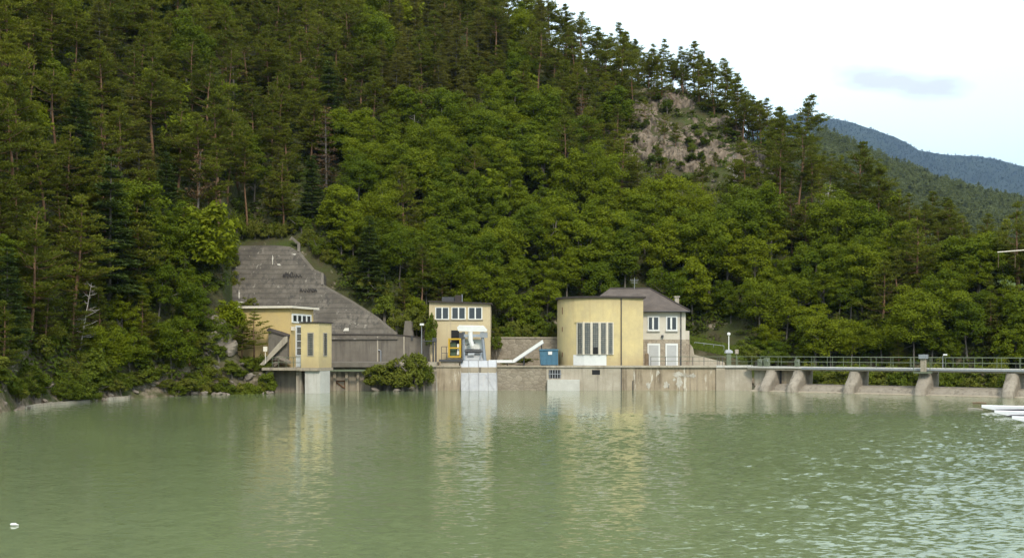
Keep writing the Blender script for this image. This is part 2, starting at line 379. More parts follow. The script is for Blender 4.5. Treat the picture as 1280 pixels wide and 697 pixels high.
V = np.array([(-9000, -3000, -3), (9000, -3000, -3), (9000, 14000, -3), (-9000, 14000, -3)], float)
link('ground', np_mesh('ground', V, np.array([[0, 1, 2, 3]])), M['ground'], kind='structure')
def build_water():
    g = np.random.default_rng(3)
    xa, xb, ya, yb = -62.0, 78.0, 14.0, 118.0
    xg = np.arange(xa, xb + .01, .14); yg = [ya]
    while yg[-1] < yb - .2: yg.append(yg[-1] + .09 + .0022 * (yg[-1] - 14))
    yg[-1] = yb; yg = np.array(yg)
    X, Y = np.meshgrid(xg, yg); Z = np.zeros_like(X); tot = 0
    for k in range(36):
        lam = .33 * (2.6 ** g.random()); th = -math.pi / 2 + g.normal() * .55; kk = 2 * math.pi / lam
        a = lam ** 1.05 * g.uniform(.5, 1); ph = g.random() * 6.28
        Z += a * np.sin(kk * (math.cos(th) * X + math.sin(th) * Y) + ph + 1.5 * fbm(X / 5 + k, Y / 5, 1)); tot += (a * kk) ** 2 / 2
    gust = fbm(X / 26 + 3, Y / 16, 3)
    wind = smooth((X + gust * 26 + 13) / 22) * smooth((76 - Y + gust * 12) / 5) * (1 - .45 * smooth((fbm(X / 9 + 8, Y / 7, 2) - .06) / .12))
    edge = smooth((X - xa) / 6) * smooth((xb - X) / 6) * smooth((Y - ya) / 3) * smooth((yb - Y) / 4)
    Z *= .155 / math.sqrt(tot) * (.09 + .91 * wind) * edge
    n, m = X.shape; V = np.stack([X, Y, Z], -1).reshape(-1, 3); i = np.arange(n * m).reshape(n, m)
    Q = np.stack([i[:-1, :-1], i[:-1, 1:], i[1:, 1:], i[1:, :-1]], -1).reshape(-1, 4); c = n * m
    x0, x1, y0, y1 = -500, 500, -260, 150
    O = np.array([(x0, y0, 0), (xa, y0, 0), (xb, y0, 0), (x1, y0, 0), (x0, ya, 0), (xa, ya, 0), (xb, ya, 0), (x1, ya, 0), (x0, yb, 0), (xa, yb, 0), (xb, yb, 0), (x1, yb, 0), (x0, y1, 0), (xa, y1, 0), (xb, y1, 0), (x1, y1, 0)], float)
    q2 = [(r * 4 + k + c, r * 4 + k + 1 + c, r * 4 + k + 5 + c, r * 4 + k + 4 + c) for r in range(3) for k in range(3) if not (r == 1 and k == 1)]
    link('water', np_mesh('water', np.concatenate([V, O]), np.concatenate([Q, np.array(q2)]), True), M['water'], kind='structure')
build_water()

# ------------------------------------------------------------------ tree kit
def nrm(a): return a / (np.linalg.norm(a, axis=-1, keepdims=True) + 1e-9)
def leaves(C, Nn, L, W, rng):
    """rhombic leaf sprays at C with normals Nn"""
    n = len(C); t = rng.normal(size=(n, 3)); t = nrm(t - (t * Nn).sum(1, keepdims=True) * Nn); b = np.cross(Nn, t)
    L = L.reshape(-1, 1); W = W.reshape(-1, 1)
    V = np.stack([C - t * L, C + b * W - t * L * .1, C + t * L, C - b * W - t * L * .1], 1).reshape(-1, 3)
    return V, np.arange(4 * n).reshape(n, 4)
def blades(C, D, L, W, rng):
    """needle sprays: thin kites from C along D"""
    n = len(C); t = np.array([0, 0, 1.]) + rng.normal(size=(n, 3)) * .45; b = nrm(np.cross(D, t)); L = L.reshape(-1, 1); W = W.reshape(-1, 1)
    V = np.stack([C, C + D * L * .55 + b * W, C + D * L, C + D * L * .55 - b * W], 1).reshape(-1, 3)
    return V, np.arange(4 * n).reshape(n, 4)
def sph(n, rng): return nrm(rng.normal(size=(n, 3)))
def tubes_mesh(name, tubes):
    b = MB()
    for p, r, n in tubes: b.tube(p, r, n)
    me = bpy.data.meshes.new(name); me.from_pydata(b.v, [], b.f); me.update()
    for p in me.polygons: p.use_smooth = True
    return me

def broadleaf(seed, R=3.0, H=8.5, lf=150, ncl=64, size=.14, low=.30):
    g = np.random.default_rng(seed)
    rz = H * (1 - low) * .5; zc = H - rz
    ph = g.random(4) * 6.28; am = g.uniform(.1, .26, 4)
    d = sph(ncl * 3, g); d = d[(d[:, 2] > -.62)][:ncl]; ncl = len(d)
    az = np.arctan2(d[:, 1], d[:, 0]); lob = 1 + sum(am[k] * np.sin((k + 2) * az + ph[k] + d[:, 2] * 2) for k in range(4))
    r = g.uniform(.45, 1.0, ncl) ** .6
    wid = np.where(d[:, 2] < 0, 1 - .25 * d[:, 2] ** 2, 1)
    Cc = d * np.array([R, R, rz]) * (r * lob * wid * .84)[:, None] + np.array([0, 0, zc])
    cr = R * g.uniform(.2, .36, ncl)
    P = []; Nn = []
    for c, q in zip(Cc, cr):
        n = int(lf * (q / (R * .28)) ** 2 * g.uniform(.8, 1.2))
        e = sph(n, g); e[:, 2] = np.abs(e[:, 2]) * np.where(g.random(n) < .8, 1, -.6)
        P.append(c + e * np.array([q, q, q * .78]) * g.uniform(.5, 1.1, (n, 1)))
        Nn.append(nrm(e * .8 + np.array([0, 0, .55]) + g.normal(size=(n, 3)) * .5))
    P = np.concatenate(P); Nn = np.concatenate(Nn)
    V, Q = leaves(P, Nn, size * g.uniform(.6, 1.35, len(P)), size * .55 * g.uniform(.6, 1.3, len(P)), g)
    tr = []
    top = np.array([g.normal() * .3, g.normal() * .3, zc + rz * .3])
    tr.append(([(0, 0, -.8), (g.normal() * .1, g.normal() * .1, H * low * .8), top * .7 + np.array([0, 0, zc * .2]), top], [.17, .13, .09, .03], 6))
    for k in g.choice(ncl, min(9, ncl), replace=False):
        s = top * g.uniform(.45, .85); s[2] = max(s[2], H * low * .7); e = Cc[k]
        tr.append(([s, (s + e) / 2 + np.array([0, 0, -.2]), e], [.06, .045, .015], 4))
    return np_mesh('crown', V, Q), tubes_mesh('trunk', tr), R * 1.05, H, low

def conifer(seed, H=10.5, R=2.3, start=.38, nlev=14, per=6, kind='pine', tuft=26, dens=1.0):
    g = np.random.default_rng(seed)
    Cs = []; Ds = []; Ls = []; tr = []
    lean = g.normal(size=2) * (.035 if kind == 'pine' else .012)
    ax = lambda z: np.array([lean[0] * z + .12 * math.sin(z * .6 + seed), lean[1] * z + .12 * math.cos(z * .5 + seed), z]) if kind == 'pine' else np.array([lean[0] * z, lean[1] * z, z])
    zz = np.linspace(0, H, 9)
    tr.append(([ax(0) - np.array([0, 0, .8])] + [ax(z) for z in zz[1:]], [.17] + list(.15 * (1 - zz[1:] / H) ** .75 + .012), 6))
    z0 = H * start
    for l in range(nlev):
        t = (l + g.uniform(-.3, .3)) / (nlev - 1); t = min(max(t, 0), 1)
        z = z0 + (H - z0) * t * .985
        if kind == 'pine': prof = (.50 + .5 * math.sin(math.pi * min(1, t * 1.15 + .12))) * (1 - t ** 3.2 * .8)
        else: prof = (1 - t) ** .85 * .95 + .07
        for b in range(per if t < .9 else 3):
            if kind == 'pine' and g.random() < .22: continue
            a = g.random() * 6.283; Lb = R * prof * (g.uniform(.5, 1.3) if kind == 'pine' else g.uniform(.75, 1.15))
            up = g.uniform(-.05, .35) + .45 * t if kind == 'pine' else g.uniform(-.32, -.1) + .5 * t
            d = np.array([math.cos(a), math.sin(a), up]); s = ax(z)
            pts = [s, s + d * Lb * .5 + np.array([0, 0, -.03 * Lb]), s + d * Lb + np.array([0, 0, .10 * Lb])]
            tr.append((pts, [.035 * (1 - .5 * t), .024, .008], 3))
            nt = max(2, int(Lb / .34 * dens))
            for q in range(nt):
                w = .36 + .64 * (q + g.random()) / nt
                side = np.array([-d[1], d[0], 0]) * g.normal() * .24 * Lb * (.25 + .75 * (1 - abs(w - .6)))
                c = s + d * Lb * w + np.array([0, 0, (.10 * w - .02) * Lb + g.normal() * .04]) + side
                n = int(tuft * g.uniform(.7, 1.3))
                e = sph(n, g); e[:, 2] = np.abs(e[:, 2]) * (.5 if kind == 'pine' else .3) + (.08 if kind == 'pine' else -.12); e += d * .45; e = nrm(e)
                Cs.append(np.repeat(c[None], n, 0) + g.normal(size=(n, 3)) * np.array([.19, .19, .035])); Ds.append(e); Ls.append(g.uniform(.20, .42, n))
        if kind == 'pine' and l % 2 == 0 and start > .3:               # bare dead twigs under the crown
            zb = H * g.uniform(.12, start); a = g.random() * 6.283; s = ax(zb)
            tr.append(([s, s + np.array([math.cos(a), math.sin(a), g.uniform(-.2, .2)]) * g.uniform(.5, 1.5)], [.022, .006], 3))
    C_ = np.concatenate(Cs); D_ = np.concatenate(Ds); L_ = np.concatenate(Ls)
    V, Q = blades(C_, D_, L_, np.full(len(C_), .052), g)
    return np_mesh('crown', V, Q), tubes_mesh('trunk', tr), R, H, start

def bare(seed, H=8.0, n=26, droop=-.1, top=True):
    g = np.random.default_rng(seed); tr = []
    ln = g.normal(size=2) * .05
    ax = lambda z: np.array([ln[0] * z, ln[1] * z, z])
    tr.append(([ax(-.8), ax(H * .5), ax(H)], [.15, .10, .025], 6))
    for k in range(n):
        z = H * g.uniform(.28, .97); a = g.random() * 6.283; L = (H - z) * .28 + g.uniform(.3, 1.2); d = np.array([math.cos(a), math.sin(a), droop + g.normal() * .2])
        s = ax(z); m = s + d * L * .6; e = s + d * L + np.array([0, 0, .1])
        tr.append(([s, m, e], [.04, .026, .008], 4))
        for q in range(3):
            e2 = m + np.array([g.normal(), g.normal(), g.normal() * .5]) * .35; tr.append(([m * .8 + s * .2, e2], [.018, .006], 3))
    return tubes_mesh('trunk', tr)

def bush(seed, R=1.2, H=1.6, lf=85, ncl=40, size=.085):
    return broadleaf(seed, R, H, lf, ncl, size, -.12)[:2]

KIT = {
    'broad': [broadleaf(100 + i, R=r, H=h, low=lo) for i, (r, h, lo) in enumerate([(2.9, 8.2, .10), (2.6, 8.8, .12), (3.3, 8.0, .08), (2.4, 7.4, .10), (2.9, 9.2, .14), (3.2, 7.2, .06), (2.6, 6.6, .05)])] + [broadleaf(120 + i, R=r, H=h, low=lo, lf=l, ncl=n, size=z) for i, (r, h, lo, l, n, z) in enumerate([(1.9, 9.0, .1, 150, 56, .12), (3.5, 9.4, .1, 150, 84, .13), (2.2, 6.0, .0, 150, 60, .12), (2.8, 8.0, .16, 70, 90, .15)])],
    'pine': [conifer(200 + i, H=h, R=r, start=s) for i, (h, r, s) in enumerate([(10.5, 2.3, .34), (9.5, 2.5, .26), (11.5, 2.4, .42), (9, 2.2, .2), (10.5, 2.7, .36), (12, 2.2, .52), (8.2, 2.3, .14)])] + [conifer(220 + i, H=h, R=r, start=st, nlev=nl, per=pe) for i, (h, r, st, nl, pe) in enumerate([(11, 2.9, .4, 10, 5), (9.5, 1.8, .3, 16, 6), (10, 2.8, .18, 11, 6)])],
    'spruce': [conifer(300 + i, H=h, R=r, start=.08, nlev=22, per=8, kind='spruce', tuft=24, dens=1.3) for i, (h, r) in enumerate([(10, 2.1), (8.5, 1.9), (11, 2.3)])],
    'larch': [conifer(370 + i, H=h, R=r, start=.18, nlev=22, per=7, kind='spruce', tuft=14, dens=1.2) for i, (h, r) in enumerate([(10, 2.0), (9, 2.2), (11, 1.9)])],
    'brown': [conifer(350, H=10.5, R=2.1, start=.10, nlev=16, per=6, kind='spruce', tuft=11, dens=.8), conifer(351, H=9, R=1.8, start=.2, nlev=11, per=5, kind='pine', tuft=10)],
    'bush': [bush(400 + i, R=r, H=h) for i, (r, h) in enumerate([(1.3, 1.7), (1.0, 1.6), (1.5, 1.5), (1.1, 2.1), (.9, 1.1)])],
}
LEAF = {'broad': M['broad'], 'pine': M['pine'], 'spruce': M['spruce'], 'larch': M['larch'], 'brown': M['brown']}
BARK = {'broad': M['bark2'], 'pine': M['bark'], 'spruce': M['bark2'], 'larch': M['bark2'], 'brown': M['bark2']}
NAME = {'broad': 'broadleaf_tree', 'pine': 'pine_tree', 'spruce': 'spruce_tree', 'larch': 'larch_tree', 'brown': 'dying_conifer'}
for k in LEAF:
    for cr, tk, *_ in KIT[k]: cr.materials.append(LEAF[k]); tk.materials.append(BARK[k])

def inpoly(u, v, poly):
    r = False; n = len(poly); j = n - 1
    for i in range(n):
        a, b = poly[i], poly[j]
        if (a[1] > v) != (b[1] > v) and u < (b[0] - a[0]) * (v - a[1]) / (b[1] - a[1]) + a[0]: r = not r
        j = i
    return r
BROADZONE = [(412, 150), (470, 128), (600, 128), (636, 60), (655, 60), (690, 150), (760, 205), (800, 238), (875, 245), (930, 278), (1000, 285), (1060, 268), (1140, 290), (1200, 285), (1320, 310), (1320, 500), (870, 480), (600, 440), (500, 440), (430, 340), (400, 250)]
BROADLEFT = [(190, 290), (260, 270), (300, 300), (300, 420), (250, 440), (190, 420)]
CLIFF = [(772, 165), (800, 128), (850, 122), (895, 150), (945, 190), (975, 235), (930, 242), (880, 225), (820, 212), (778, 195)]
SLABP = [(285, 300), (362, 296), (380, 302), (400, 336), (440, 372), (500, 416), (530, 470), (285, 470)]

cand = []
g = np.random.default_rng(5)
sp = 3.55
for X in np.arange(-95, 105, sp):
    for Y in np.arange(70, 330, sp):
        x = X + g.uniform(-.42, .42) * sp; y = Y + g.uniform(-.42, .42) * sp
        u = 640 + F * x / y
        if not (-160 < u < 1440): continue
        y0 = np.interp(u, TU, TY0)
        if y < y0 + 2.0: continue
        z = float(terrain(x, y))
        if z < .6: continue
        v = VH - F * (z - HC) / y
        if v < -130: continue
        cand.append((x, y, z, u, v))
def accept(c):
    x, y, z, u, v = c
    if inpoly(u, v, SLABP) and y < 129: return False
    if 255 < u < 350 and v > 396: return False                # rocky nose by the gatehouse
    if 284 < u < 405 and y < 129.5: return False
    if 404 < u < 530 and y < 121.6: return False
    if 540 < u < 625 and y < 126.5: return False
    if 690 < u < 875 and y < 128.5: return False
    if 860 < u < 935 and y < 130: return False
    if u < 350 and v > 478: return False
    return True
trees = []
for c in cand:
    if not accept(c): continue
    x, y, z, u, v = c
    px = F / y
    vm = v - 5 * px
    cliff = inpoly(u, v, CLIFF) or inpoly(u, v - 3 * px, CLIFF) and v > 150
    r = g.random()
    if cliff and r < .60: continue
    if inpoly(u, vm, BROADZONE): kind = 'broad' if g.random() < (.95 if u < 1000 else .88) else 'pine'
    elif inpoly(u, vm, BROADLEFT): kind = 'broad' if g.random() < .6 else 'pine'
    else:
        q = g.random(); kind = 'broad' if q < .10 else ('spruce' if q < .20 and u < 700 else 'pine')
    if inpoly(u, vm, [(470, 10), (560, -20), (640, 20), (640, 110), (600, 130), (480, 120)]) and g.random() < .75: kind = 'larch'
    elif kind == 'pine' and u < 690 and g.random() < .07: kind = 'larch'
    elif kind == 'pine' and g.random() < .018: kind = 'brown'
    if u > 690 and v < 130 and kind == 'broad' and not inpoly(u, vm, BROADZONE): kind = 'pine'
    s = g.uniform(.78, 1.18)
    if cliff: kind = 'pine'; s = g.uniform(.30, .60)
    if u < 350 and v > 330 and kind == 'pine': vi_low = True
    else: vi_low = False
    if u < 350 and v > 430: s *= .8
    if kind == 'pine' and u > 700 and v < 130: s *= g.uniform(.9, 1.12)
    if 775 < u < 965 and 205 < v < 282 and y > 140: s *= .6
    if y < 132 and 430 < u < 960: s *= .85
    if kind == 'broad' and u > 960 and y < 135: s *= .9
    vi = int(g.choice([3, 6, 1, 4, 9])) if vi_low and kind == 'pine' else int(g.integers(len(KIT[kind])))
    trees.append([x, y, z, kind, vi, s, g.random() * 6.283, u, v])

def crest_y(u):
    ys = np.arange(100, 330, .5); tz = terrain(xs(u, ys), ys); return float(ys[np.argmax((tz - HC) / ys)])
trees = [t for t in trees if not (t[7] > 690 and t[7] < 1290 and t[1] > crest_y(t[7]) - 4)]
for row, off in enumerate((-2.5, 1.0, 4.0)):
    u = 676 + row * 5
    while u < 1290:
        cy_ = crest_y(u) + off + g.uniform(-1, 1); x = xs(u, cy_); z = float(terrain(x, cy_))
        vi = int(g.choice([0, 1, 2, 4, 5, 3])); h = g.uniform(6.2, 9.2) if row else g.uniform(5, 8)
        kind = 'pine' if u < 1005 or g.random() < .45 else 'broad'
        if kind == 'broad': vi = int(g.integers(7)); h = g.uniform(4.5, 7)
        trees.append([x, cy_, z, kind, vi, h / KIT[kind][vi][3], g.random() * 6.28, u, VH - F * (z - HC) / cy_])
        u += g.uniform(9, 17) * (1.0 if row else 1.3)
# close understorey on the lower banks
for u0, u1, n, d0, d1 in ((-40, 300, 150, 1.2, 16), (945, 1420, 150, 1.0, 15), (425, 690, 55, 3.5, 12), (870, 960, 22, 7, 14)):
    for k in range(n):
        u = g.uniform(u0, u1); y = float(np.interp(u, TU, TY0)) + g.uniform(d0, d1); x = xs(u, y); z = float(terrain(x, y)); v = VH - F * (z - HC) / y
        if not accept((x, y, z, u, v)) or z < .5 or any((t[0] - x) ** 2 + (t[1] - y) ** 2 < 1.3 for t in trees): continue
        kind = 'broad' if g.random() < (.45 if u < 300 else .85) else 'pine'; vi = int(g.integers(7)) if kind == 'broad' else int(g.choice([3, 6, 6, 1]))
        trees.append([x, y, z - .3, kind, vi, g.uniform(.42, .8), g.random() * 6.28, u, v])
# specific trees that stand out in the photograph
def put(kind, vi, u, v, s, y=None):
    """a tree of the kit whose foot is seen at (u, v): march along the ray to the slope"""
    if y is None:
        for y in np.arange(70, 320, .4):
            if terrain(xs(u, y), y) > zs(v, y): break
    x = xs(u, y); return [x, y, float(terrain(x, y)), kind, vi, s, 1.0, u, v]
special = [
    put('brown', 0, 408, 245, 1.05), put('brown', 1, 962, 150, .8), put('brown', 1, 918, 105, .8),
    put('pine', 4, 1193, 270, 1.0), put('pine', 2, 770, 78, .85), put('pine', 5, 728, 30, .85), put('pine', 5, 783, 70, .8), put('pine', 2, 975, 160, .8),
    put('broad', 4, 266, 0, 1.12, 110.2), put('broad', 6, 288, 0, .62, 109.0), put('spruce', 0, 460, 375, .95), put('spruce', 1, 390, 275, .9),
    put('pine', 0, 285, 255, 1.1), put('pine', 1, 80, 275, .9), put('pine', 2, 345, 205, 1.0), put('pine', 2, 172, 150, 1.0),
]
SPK = {id(t): i for i, t in enumerate(special)}
for t in special:
    trees = [q for q in trees if (q[0] - t[0]) ** 2 + (q[1] - t[1]) ** 2 > (2.2 if t[3] != 'brown' else 3.0) ** 2 and
             not (abs(q[7] - t[7]) < 16 and 0 < t[1] - q[1] < 9 and t[3] == 'brown')]
trees += special

# front-to-back coverage: how much of each tree shows
GW, GH = 640, 350
cov = np.zeros((GH, GW), bool)
def rect(u0, u1, v0, v1): cov[max(0, int(v0 / 2)):int(v1 / 2), max(0, int(u0 / 2)):int(u1 / 2)] = True
trees.sort(key=lambda t: t[1])
yy, xx = np.mgrid[0:GH, 0:GW]
done_build = False
for t in trees:
    x, y, z, kind, vi, s, rot, u, v = t
    if not done_build and y > 119:
        rect(697, 804, 371, 487); rect(804, 857, 372, 487); rect(540, 613, 378, 487); rect(415, 940, 457, 487); rect(613, 697, 421, 457); rect(300, 413, 386, 470); done_build = True
    cr, tk, R, H, low = KIT[kind][vi]
    px = F / y; cx = u / 2; top = v - H * s * px; bot = v - H * s * low * px
    cy = (top + bot) / 4; ry = max((bot - top) / 4, .5); rx = max(R * s * px / 2, .5)
    m = ((xx - cx) / rx) ** 2 + ((yy - cy) / ry) ** 2 <= 1
    n = m.sum(); vis = (m & ~cov).sum()
    t.append(int(vis)); t.append(vis / max(n, 1))
    m2 = ((xx - cx) / (rx * .84)) ** 2 + ((yy - cy) / (ry * .9)) ** 2 <= 1
    cov |= m2
vis_t = [t for t in trees if t[9] > 14 and t[10] > .10]
rest = [t for t in trees if not (t[9] > 14 and t[10] > .10) and (t[10] > .03 or t[9] == 0 and (t[7] < 0 or t[7] > 1280 or t[8] < 60))]
keep = []
for kind, cap in (('pine', 298), ('broad', 298), ('spruce', 90), ('larch', 90), ('brown', 20)):
    L = sorted([t for t in vis_t if t[3] == kind], key=lambda t: -t[9])
    keep += L[:cap]; rest += L[cap:]
open('/tmp/trees.txt','w').write(str({k: sum(t[3] == k for t in vis_t) for k in LEAF})+str(len(rest)))
print('trees visible', {k: sum(t[3] == k for t in vis_t) for k in LEAF}, 'rest', len(rest))

# labels ------------------------------------------------------------------
COLS = [(130, 'the pale shore ledge'), (255, 'the shore boulders'), (400, 'the yellow gatehouse'), (530, 'the long retaining wall'), (618, 'the rake machine'),
        (697, 'the blue container'), (804, 'the curved tower'), (900, 'the grey-roofed house'), (1060, 'the globe lamp'), (9999, 'the bridge piers')]
def zone(t):
    u, v = t[7], t[8]
    c = next(n for lim, n in COLS if u < lim)
    vs_ = np.interp(u, CU, CV); vs_ = max(vs_, -60)
    f = (v - vs_) / (470 - vs_)
    r = 'low above' if f > .74 else 'halfway up above' if f > .5 else 'high up above' if f > .26 else 'near the crest above'
    return r + ' ' + c
ORD = 'first second third fourth fifth sixth seventh eighth ninth tenth eleventh twelfth thirteenth fourteenth fifteenth sixteenth seventeenth eighteenth nineteenth'.split()
TENS = {2: 'twent', 3: 'thirt', 4: 'fort', 5: 'fift', 6: 'sixt', 7: 'sevent', 8: 'eight', 9: 'ninet'}
def ordinal(i):
    n = i + 1
    if n < 20: return ORD[n - 1]
    return TENS[n // 10] + ('ieth' if n % 10 == 0 else 'y-' + ORD[n % 10 - 1])
WORD = {'pine': 'olive pine', 'broad': 'green broadleaf tree', 'spruce': 'dark conical spruce', 'larch': 'feathery yellowish larch', 'brown': 'browning conifer'}
GRP = {'pine': 'pines on the hillside', 'broad': 'broadleaf trees on the hillside', 'spruce': 'spruces on the hillside', 'larch': 'larches on the hillside', 'brown': 'dying conifers on the hillside'}
zones = {}
for t in keep: zones.setdefault((t[3], zone(t)), []).append(t)
def add_tree(t, label, group):
    x, y, z, kind, vi, s, rot = t[:7]
    cr, tk, R, H, low = KIT[kind][vi]
    r = thing(NAME[kind], label, 'tree', (x, y, z), group)
    r.rotation_euler = (random.gauss(0, .03), random.gauss(0, .03), rot); r.scale = (s * random.uniform(.92, 1.08), s * random.uniform(.92, 1.08), s)
    link('trunk', tk, None, r); link('crown', cr, None, r)
    return r
for (kind, zn), L in zones.items():
    L.sort(key=lambda t: t[7])
    hs = [t[5] * KIT[t[3]][t[4]][3] for t in L]
    for i, t in enumerate(L):
        h = hs[i]
        size = 'tall' if h > 9.6 else 'short' if h < 6.4 else ('slender' if KIT[kind][t[4]][2] < 2.25 and kind != 'broad' else 'full-crowned' if kind == 'broad' else 'spreading')
        if len(L) == 1: lab = f'lone {size} {WORD[kind]} {zn}'
        else: lab = f'{size} {WORD[kind]} {zn}, {ordinal(i)} from left'
        add_tree(t, lab, GRP[kind])

# trees beyond the individually built ones: one mass
def subsample(me, frac, grow):
    n = len(me.polygons); v = np.empty(n * 12, np.float32); me.vertices.foreach_get('co', v); v = v.reshape(n, 4, 3)
    k = np.random.default_rng(1).choice(n, int(n * frac), replace=False); q = v[k]; c = q.mean(1, keepdims=True)
    return c + (q - c) * grow
LOW = {k: [subsample(e[0], .22, 2.0) for e in KIT[k]] for k in LEAF}
def mass(name, items, m, label, cat):
    A = []
    for x, y, z, kind, vi, s, rot in items:
        q = LOW[kind][vi]; c, sn = math.cos(rot), math.sin(rot)
        A.append(np.stack([(q[..., 0] * c - q[..., 1] * sn) * s + x, (q[..., 0] * sn + q[..., 1] * c) * s + y, q[..., 2] * s + z], -1))
    A = np.concatenate(A).reshape(-1, 3)
    link(name, np_mesh(name, A, np.arange(len(A)).reshape(-1, 4)), m, label=label, category=cat, kind='stuff')
rb = [t[:7] for t in rest if t[3] == 'broad']; rp = [t[:7] for t in rest if t[3] != 'broad']
if rb: mass('woodland', rb, M['broad'], 'mass of green broadleaf crowns filling gaps in the hillside wood', 'woodland')
if rp: mass('pine_forest', rp, M['pine'], 'mass of dark pine crowns behind the hillside pines', 'forest')

# far woods on the hill and mountain to the right
def farwood(name, XYZ, n, s0, s1, frac, grow, label, seed, rmin, m='farleaf'):
    g = np.random.default_rng(seed); XX, YY, ZZ = XYZ
    tmpl = [subsample(KIT['pine'][6][0], frac, grow), subsample(KIT['broad'][5][0], frac, grow), subsample(KIT['spruce'][1][0], frac, grow)]
    A = []
    for k in range(n):
        i = g.uniform(rmin, 59.6); j = g.uniform(0, XX.shape[1] - 1.01); i0, j0 = int(i), int(j); fi, fj = i - i0, j - j0
        def bl(a): return (a[i0, j0] * (1 - fi) + a[i0 + 1, j0] * fi) * (1 - fj) + (a[i0, j0 + 1] * (1 - fi) + a[i0 + 1, j0 + 1] * fi) * fj
        u = 640 + F * bl(XX) / bl(YY)
        if not 930 < u < 1420: continue
        q = tmpl[int(g.integers(3))]; s = g.uniform(s0, s1); r = g.random() * 6.28; c, sn = math.cos(r), math.sin(r)
        A.append(np.stack([(q[..., 0] * c - q[..., 1] * sn) * s + bl(XX), (q[..., 0] * sn + q[..., 1] * c) * s + bl(YY), q[..., 2] * s + bl(ZZ) - .5], -1))
    A = np.concatenate(A).reshape(-1, 3)
    link(name, np_mesh(name, A, np.arange(len(A)).reshape(-1, 4)), M[m], label=label, category='woodland', kind='stuff')
farwood('distant_woodland', MID, 9000, .7, 1.5, .045, 4.0, 'distant mixed woodland covering the nearer hill at right', 21, 18)
farwood('mountain_woodland', FAR, 16000, .8, 1.7, .008, 9.0, 'bluish woodland covering the far mountain', 22, 18, 'mtleaf')

# undergrowth sheet of leafy clumps over the slope
def undergrowth():
    g = np.random.default_rng(31); P = []; Nn = []
    for k in range(11000):
        u = g.uniform(-120, 1400); y0 = np.interp(u, TU, TY0); y = y0 + 1.5 + g.random() ** 1.2 * 110; x = xs(u, y)
        z = float(terrain(x, y)); v = VH - F * (z - HC) / y
        if v < -30 or z < .7: continue
        if inpoly(u, v, SLABP) and y < 128: continue
        if 300 < u < 940 and y < y0 + 2.5: continue
        if 282 < u < 405 and y < 129.5 or 404 < u < 500 and y < 121.6: continue
        if inpoly(u, v, CLIFF) and g.random() < .55: continue
        if u < 300 and z < 3 and g.random() < .4: continue
        r = g.uniform(.6, 1.5); n = int(34 * r)
        e = sph(n, g); e[:, 2] = np.abs(e[:, 2])
        P.append(np.array([x, y, z + .1]) + e * np.array([r, r, r * .8]) * g.uniform(.5, 1, (n, 1))); Nn.append(nrm(e + np.array([0, 0, .6]) + g.normal(size=(n, 3)) * .4))
    P = np.concatenate(P); Nn = np.concatenate(Nn)
    V, Q = leaves(P, Nn, g.uniform(.13, .28, len(P)), g.uniform(.08, .16, len(P)), g)
    link('undergrowth', np_mesh('undergrowth', V, Q), M['under'], label='dark undergrowth and saplings covering the ground between the trees', category='undergrowth', kind='stuff')
undergrowth()

# dead trees
for i, (u, v, H, lab) in enumerate([
        (737, 150, 8.5, 'bare grey dead trunk standing beside the cliff top'), (1022, 308, 8.0, 'pale dead tree with drooping bare branches among green crowns'),
        (1030, 312, 6.0, 'small dead tree leaning beside the pale dead one'), (917, 248, 6.0, 'whitish bare sapling below the rock face'),
        (912, 100, 8.0, 'grey leafless tree on the ridge skyline'), (905, 95, 7.0, 'thin leafless tree on the ridge line beside the bushy pine'),
        (98, 450, 6.5, 'leaning dead trunk over the shore bank'), (150, 250, 6.5, 'thin grey dead stem among the pines above the shore'),
        (516, 205, 7.0, 'bare grey tree among the bright broadleaf crowns')]):
    for y in np.arange(70, 320, .4):
        if terrain(xs(u, y), y) > zs(v, y): break
    x = xs(u, y)
    o = link('dead_tree', bare(700 + i, H, 30 if i in (1, 2) else 22, -.25 if i in (1, 2) else .1), M['deadwood'], label=lab, category='tree', group='dead trees on the hillside')
    o.location = (x, y, float(terrain(x, y))); o.scale = (.5, .5, 1) if i in (0, 6, 7) else (.8, .8, 1); o.rotation_euler = (random.gauss(0, .04), (.16 if i in (1, 2) else -.2 if i == 6 else random.gauss(0, .04)), random.random() * 6)

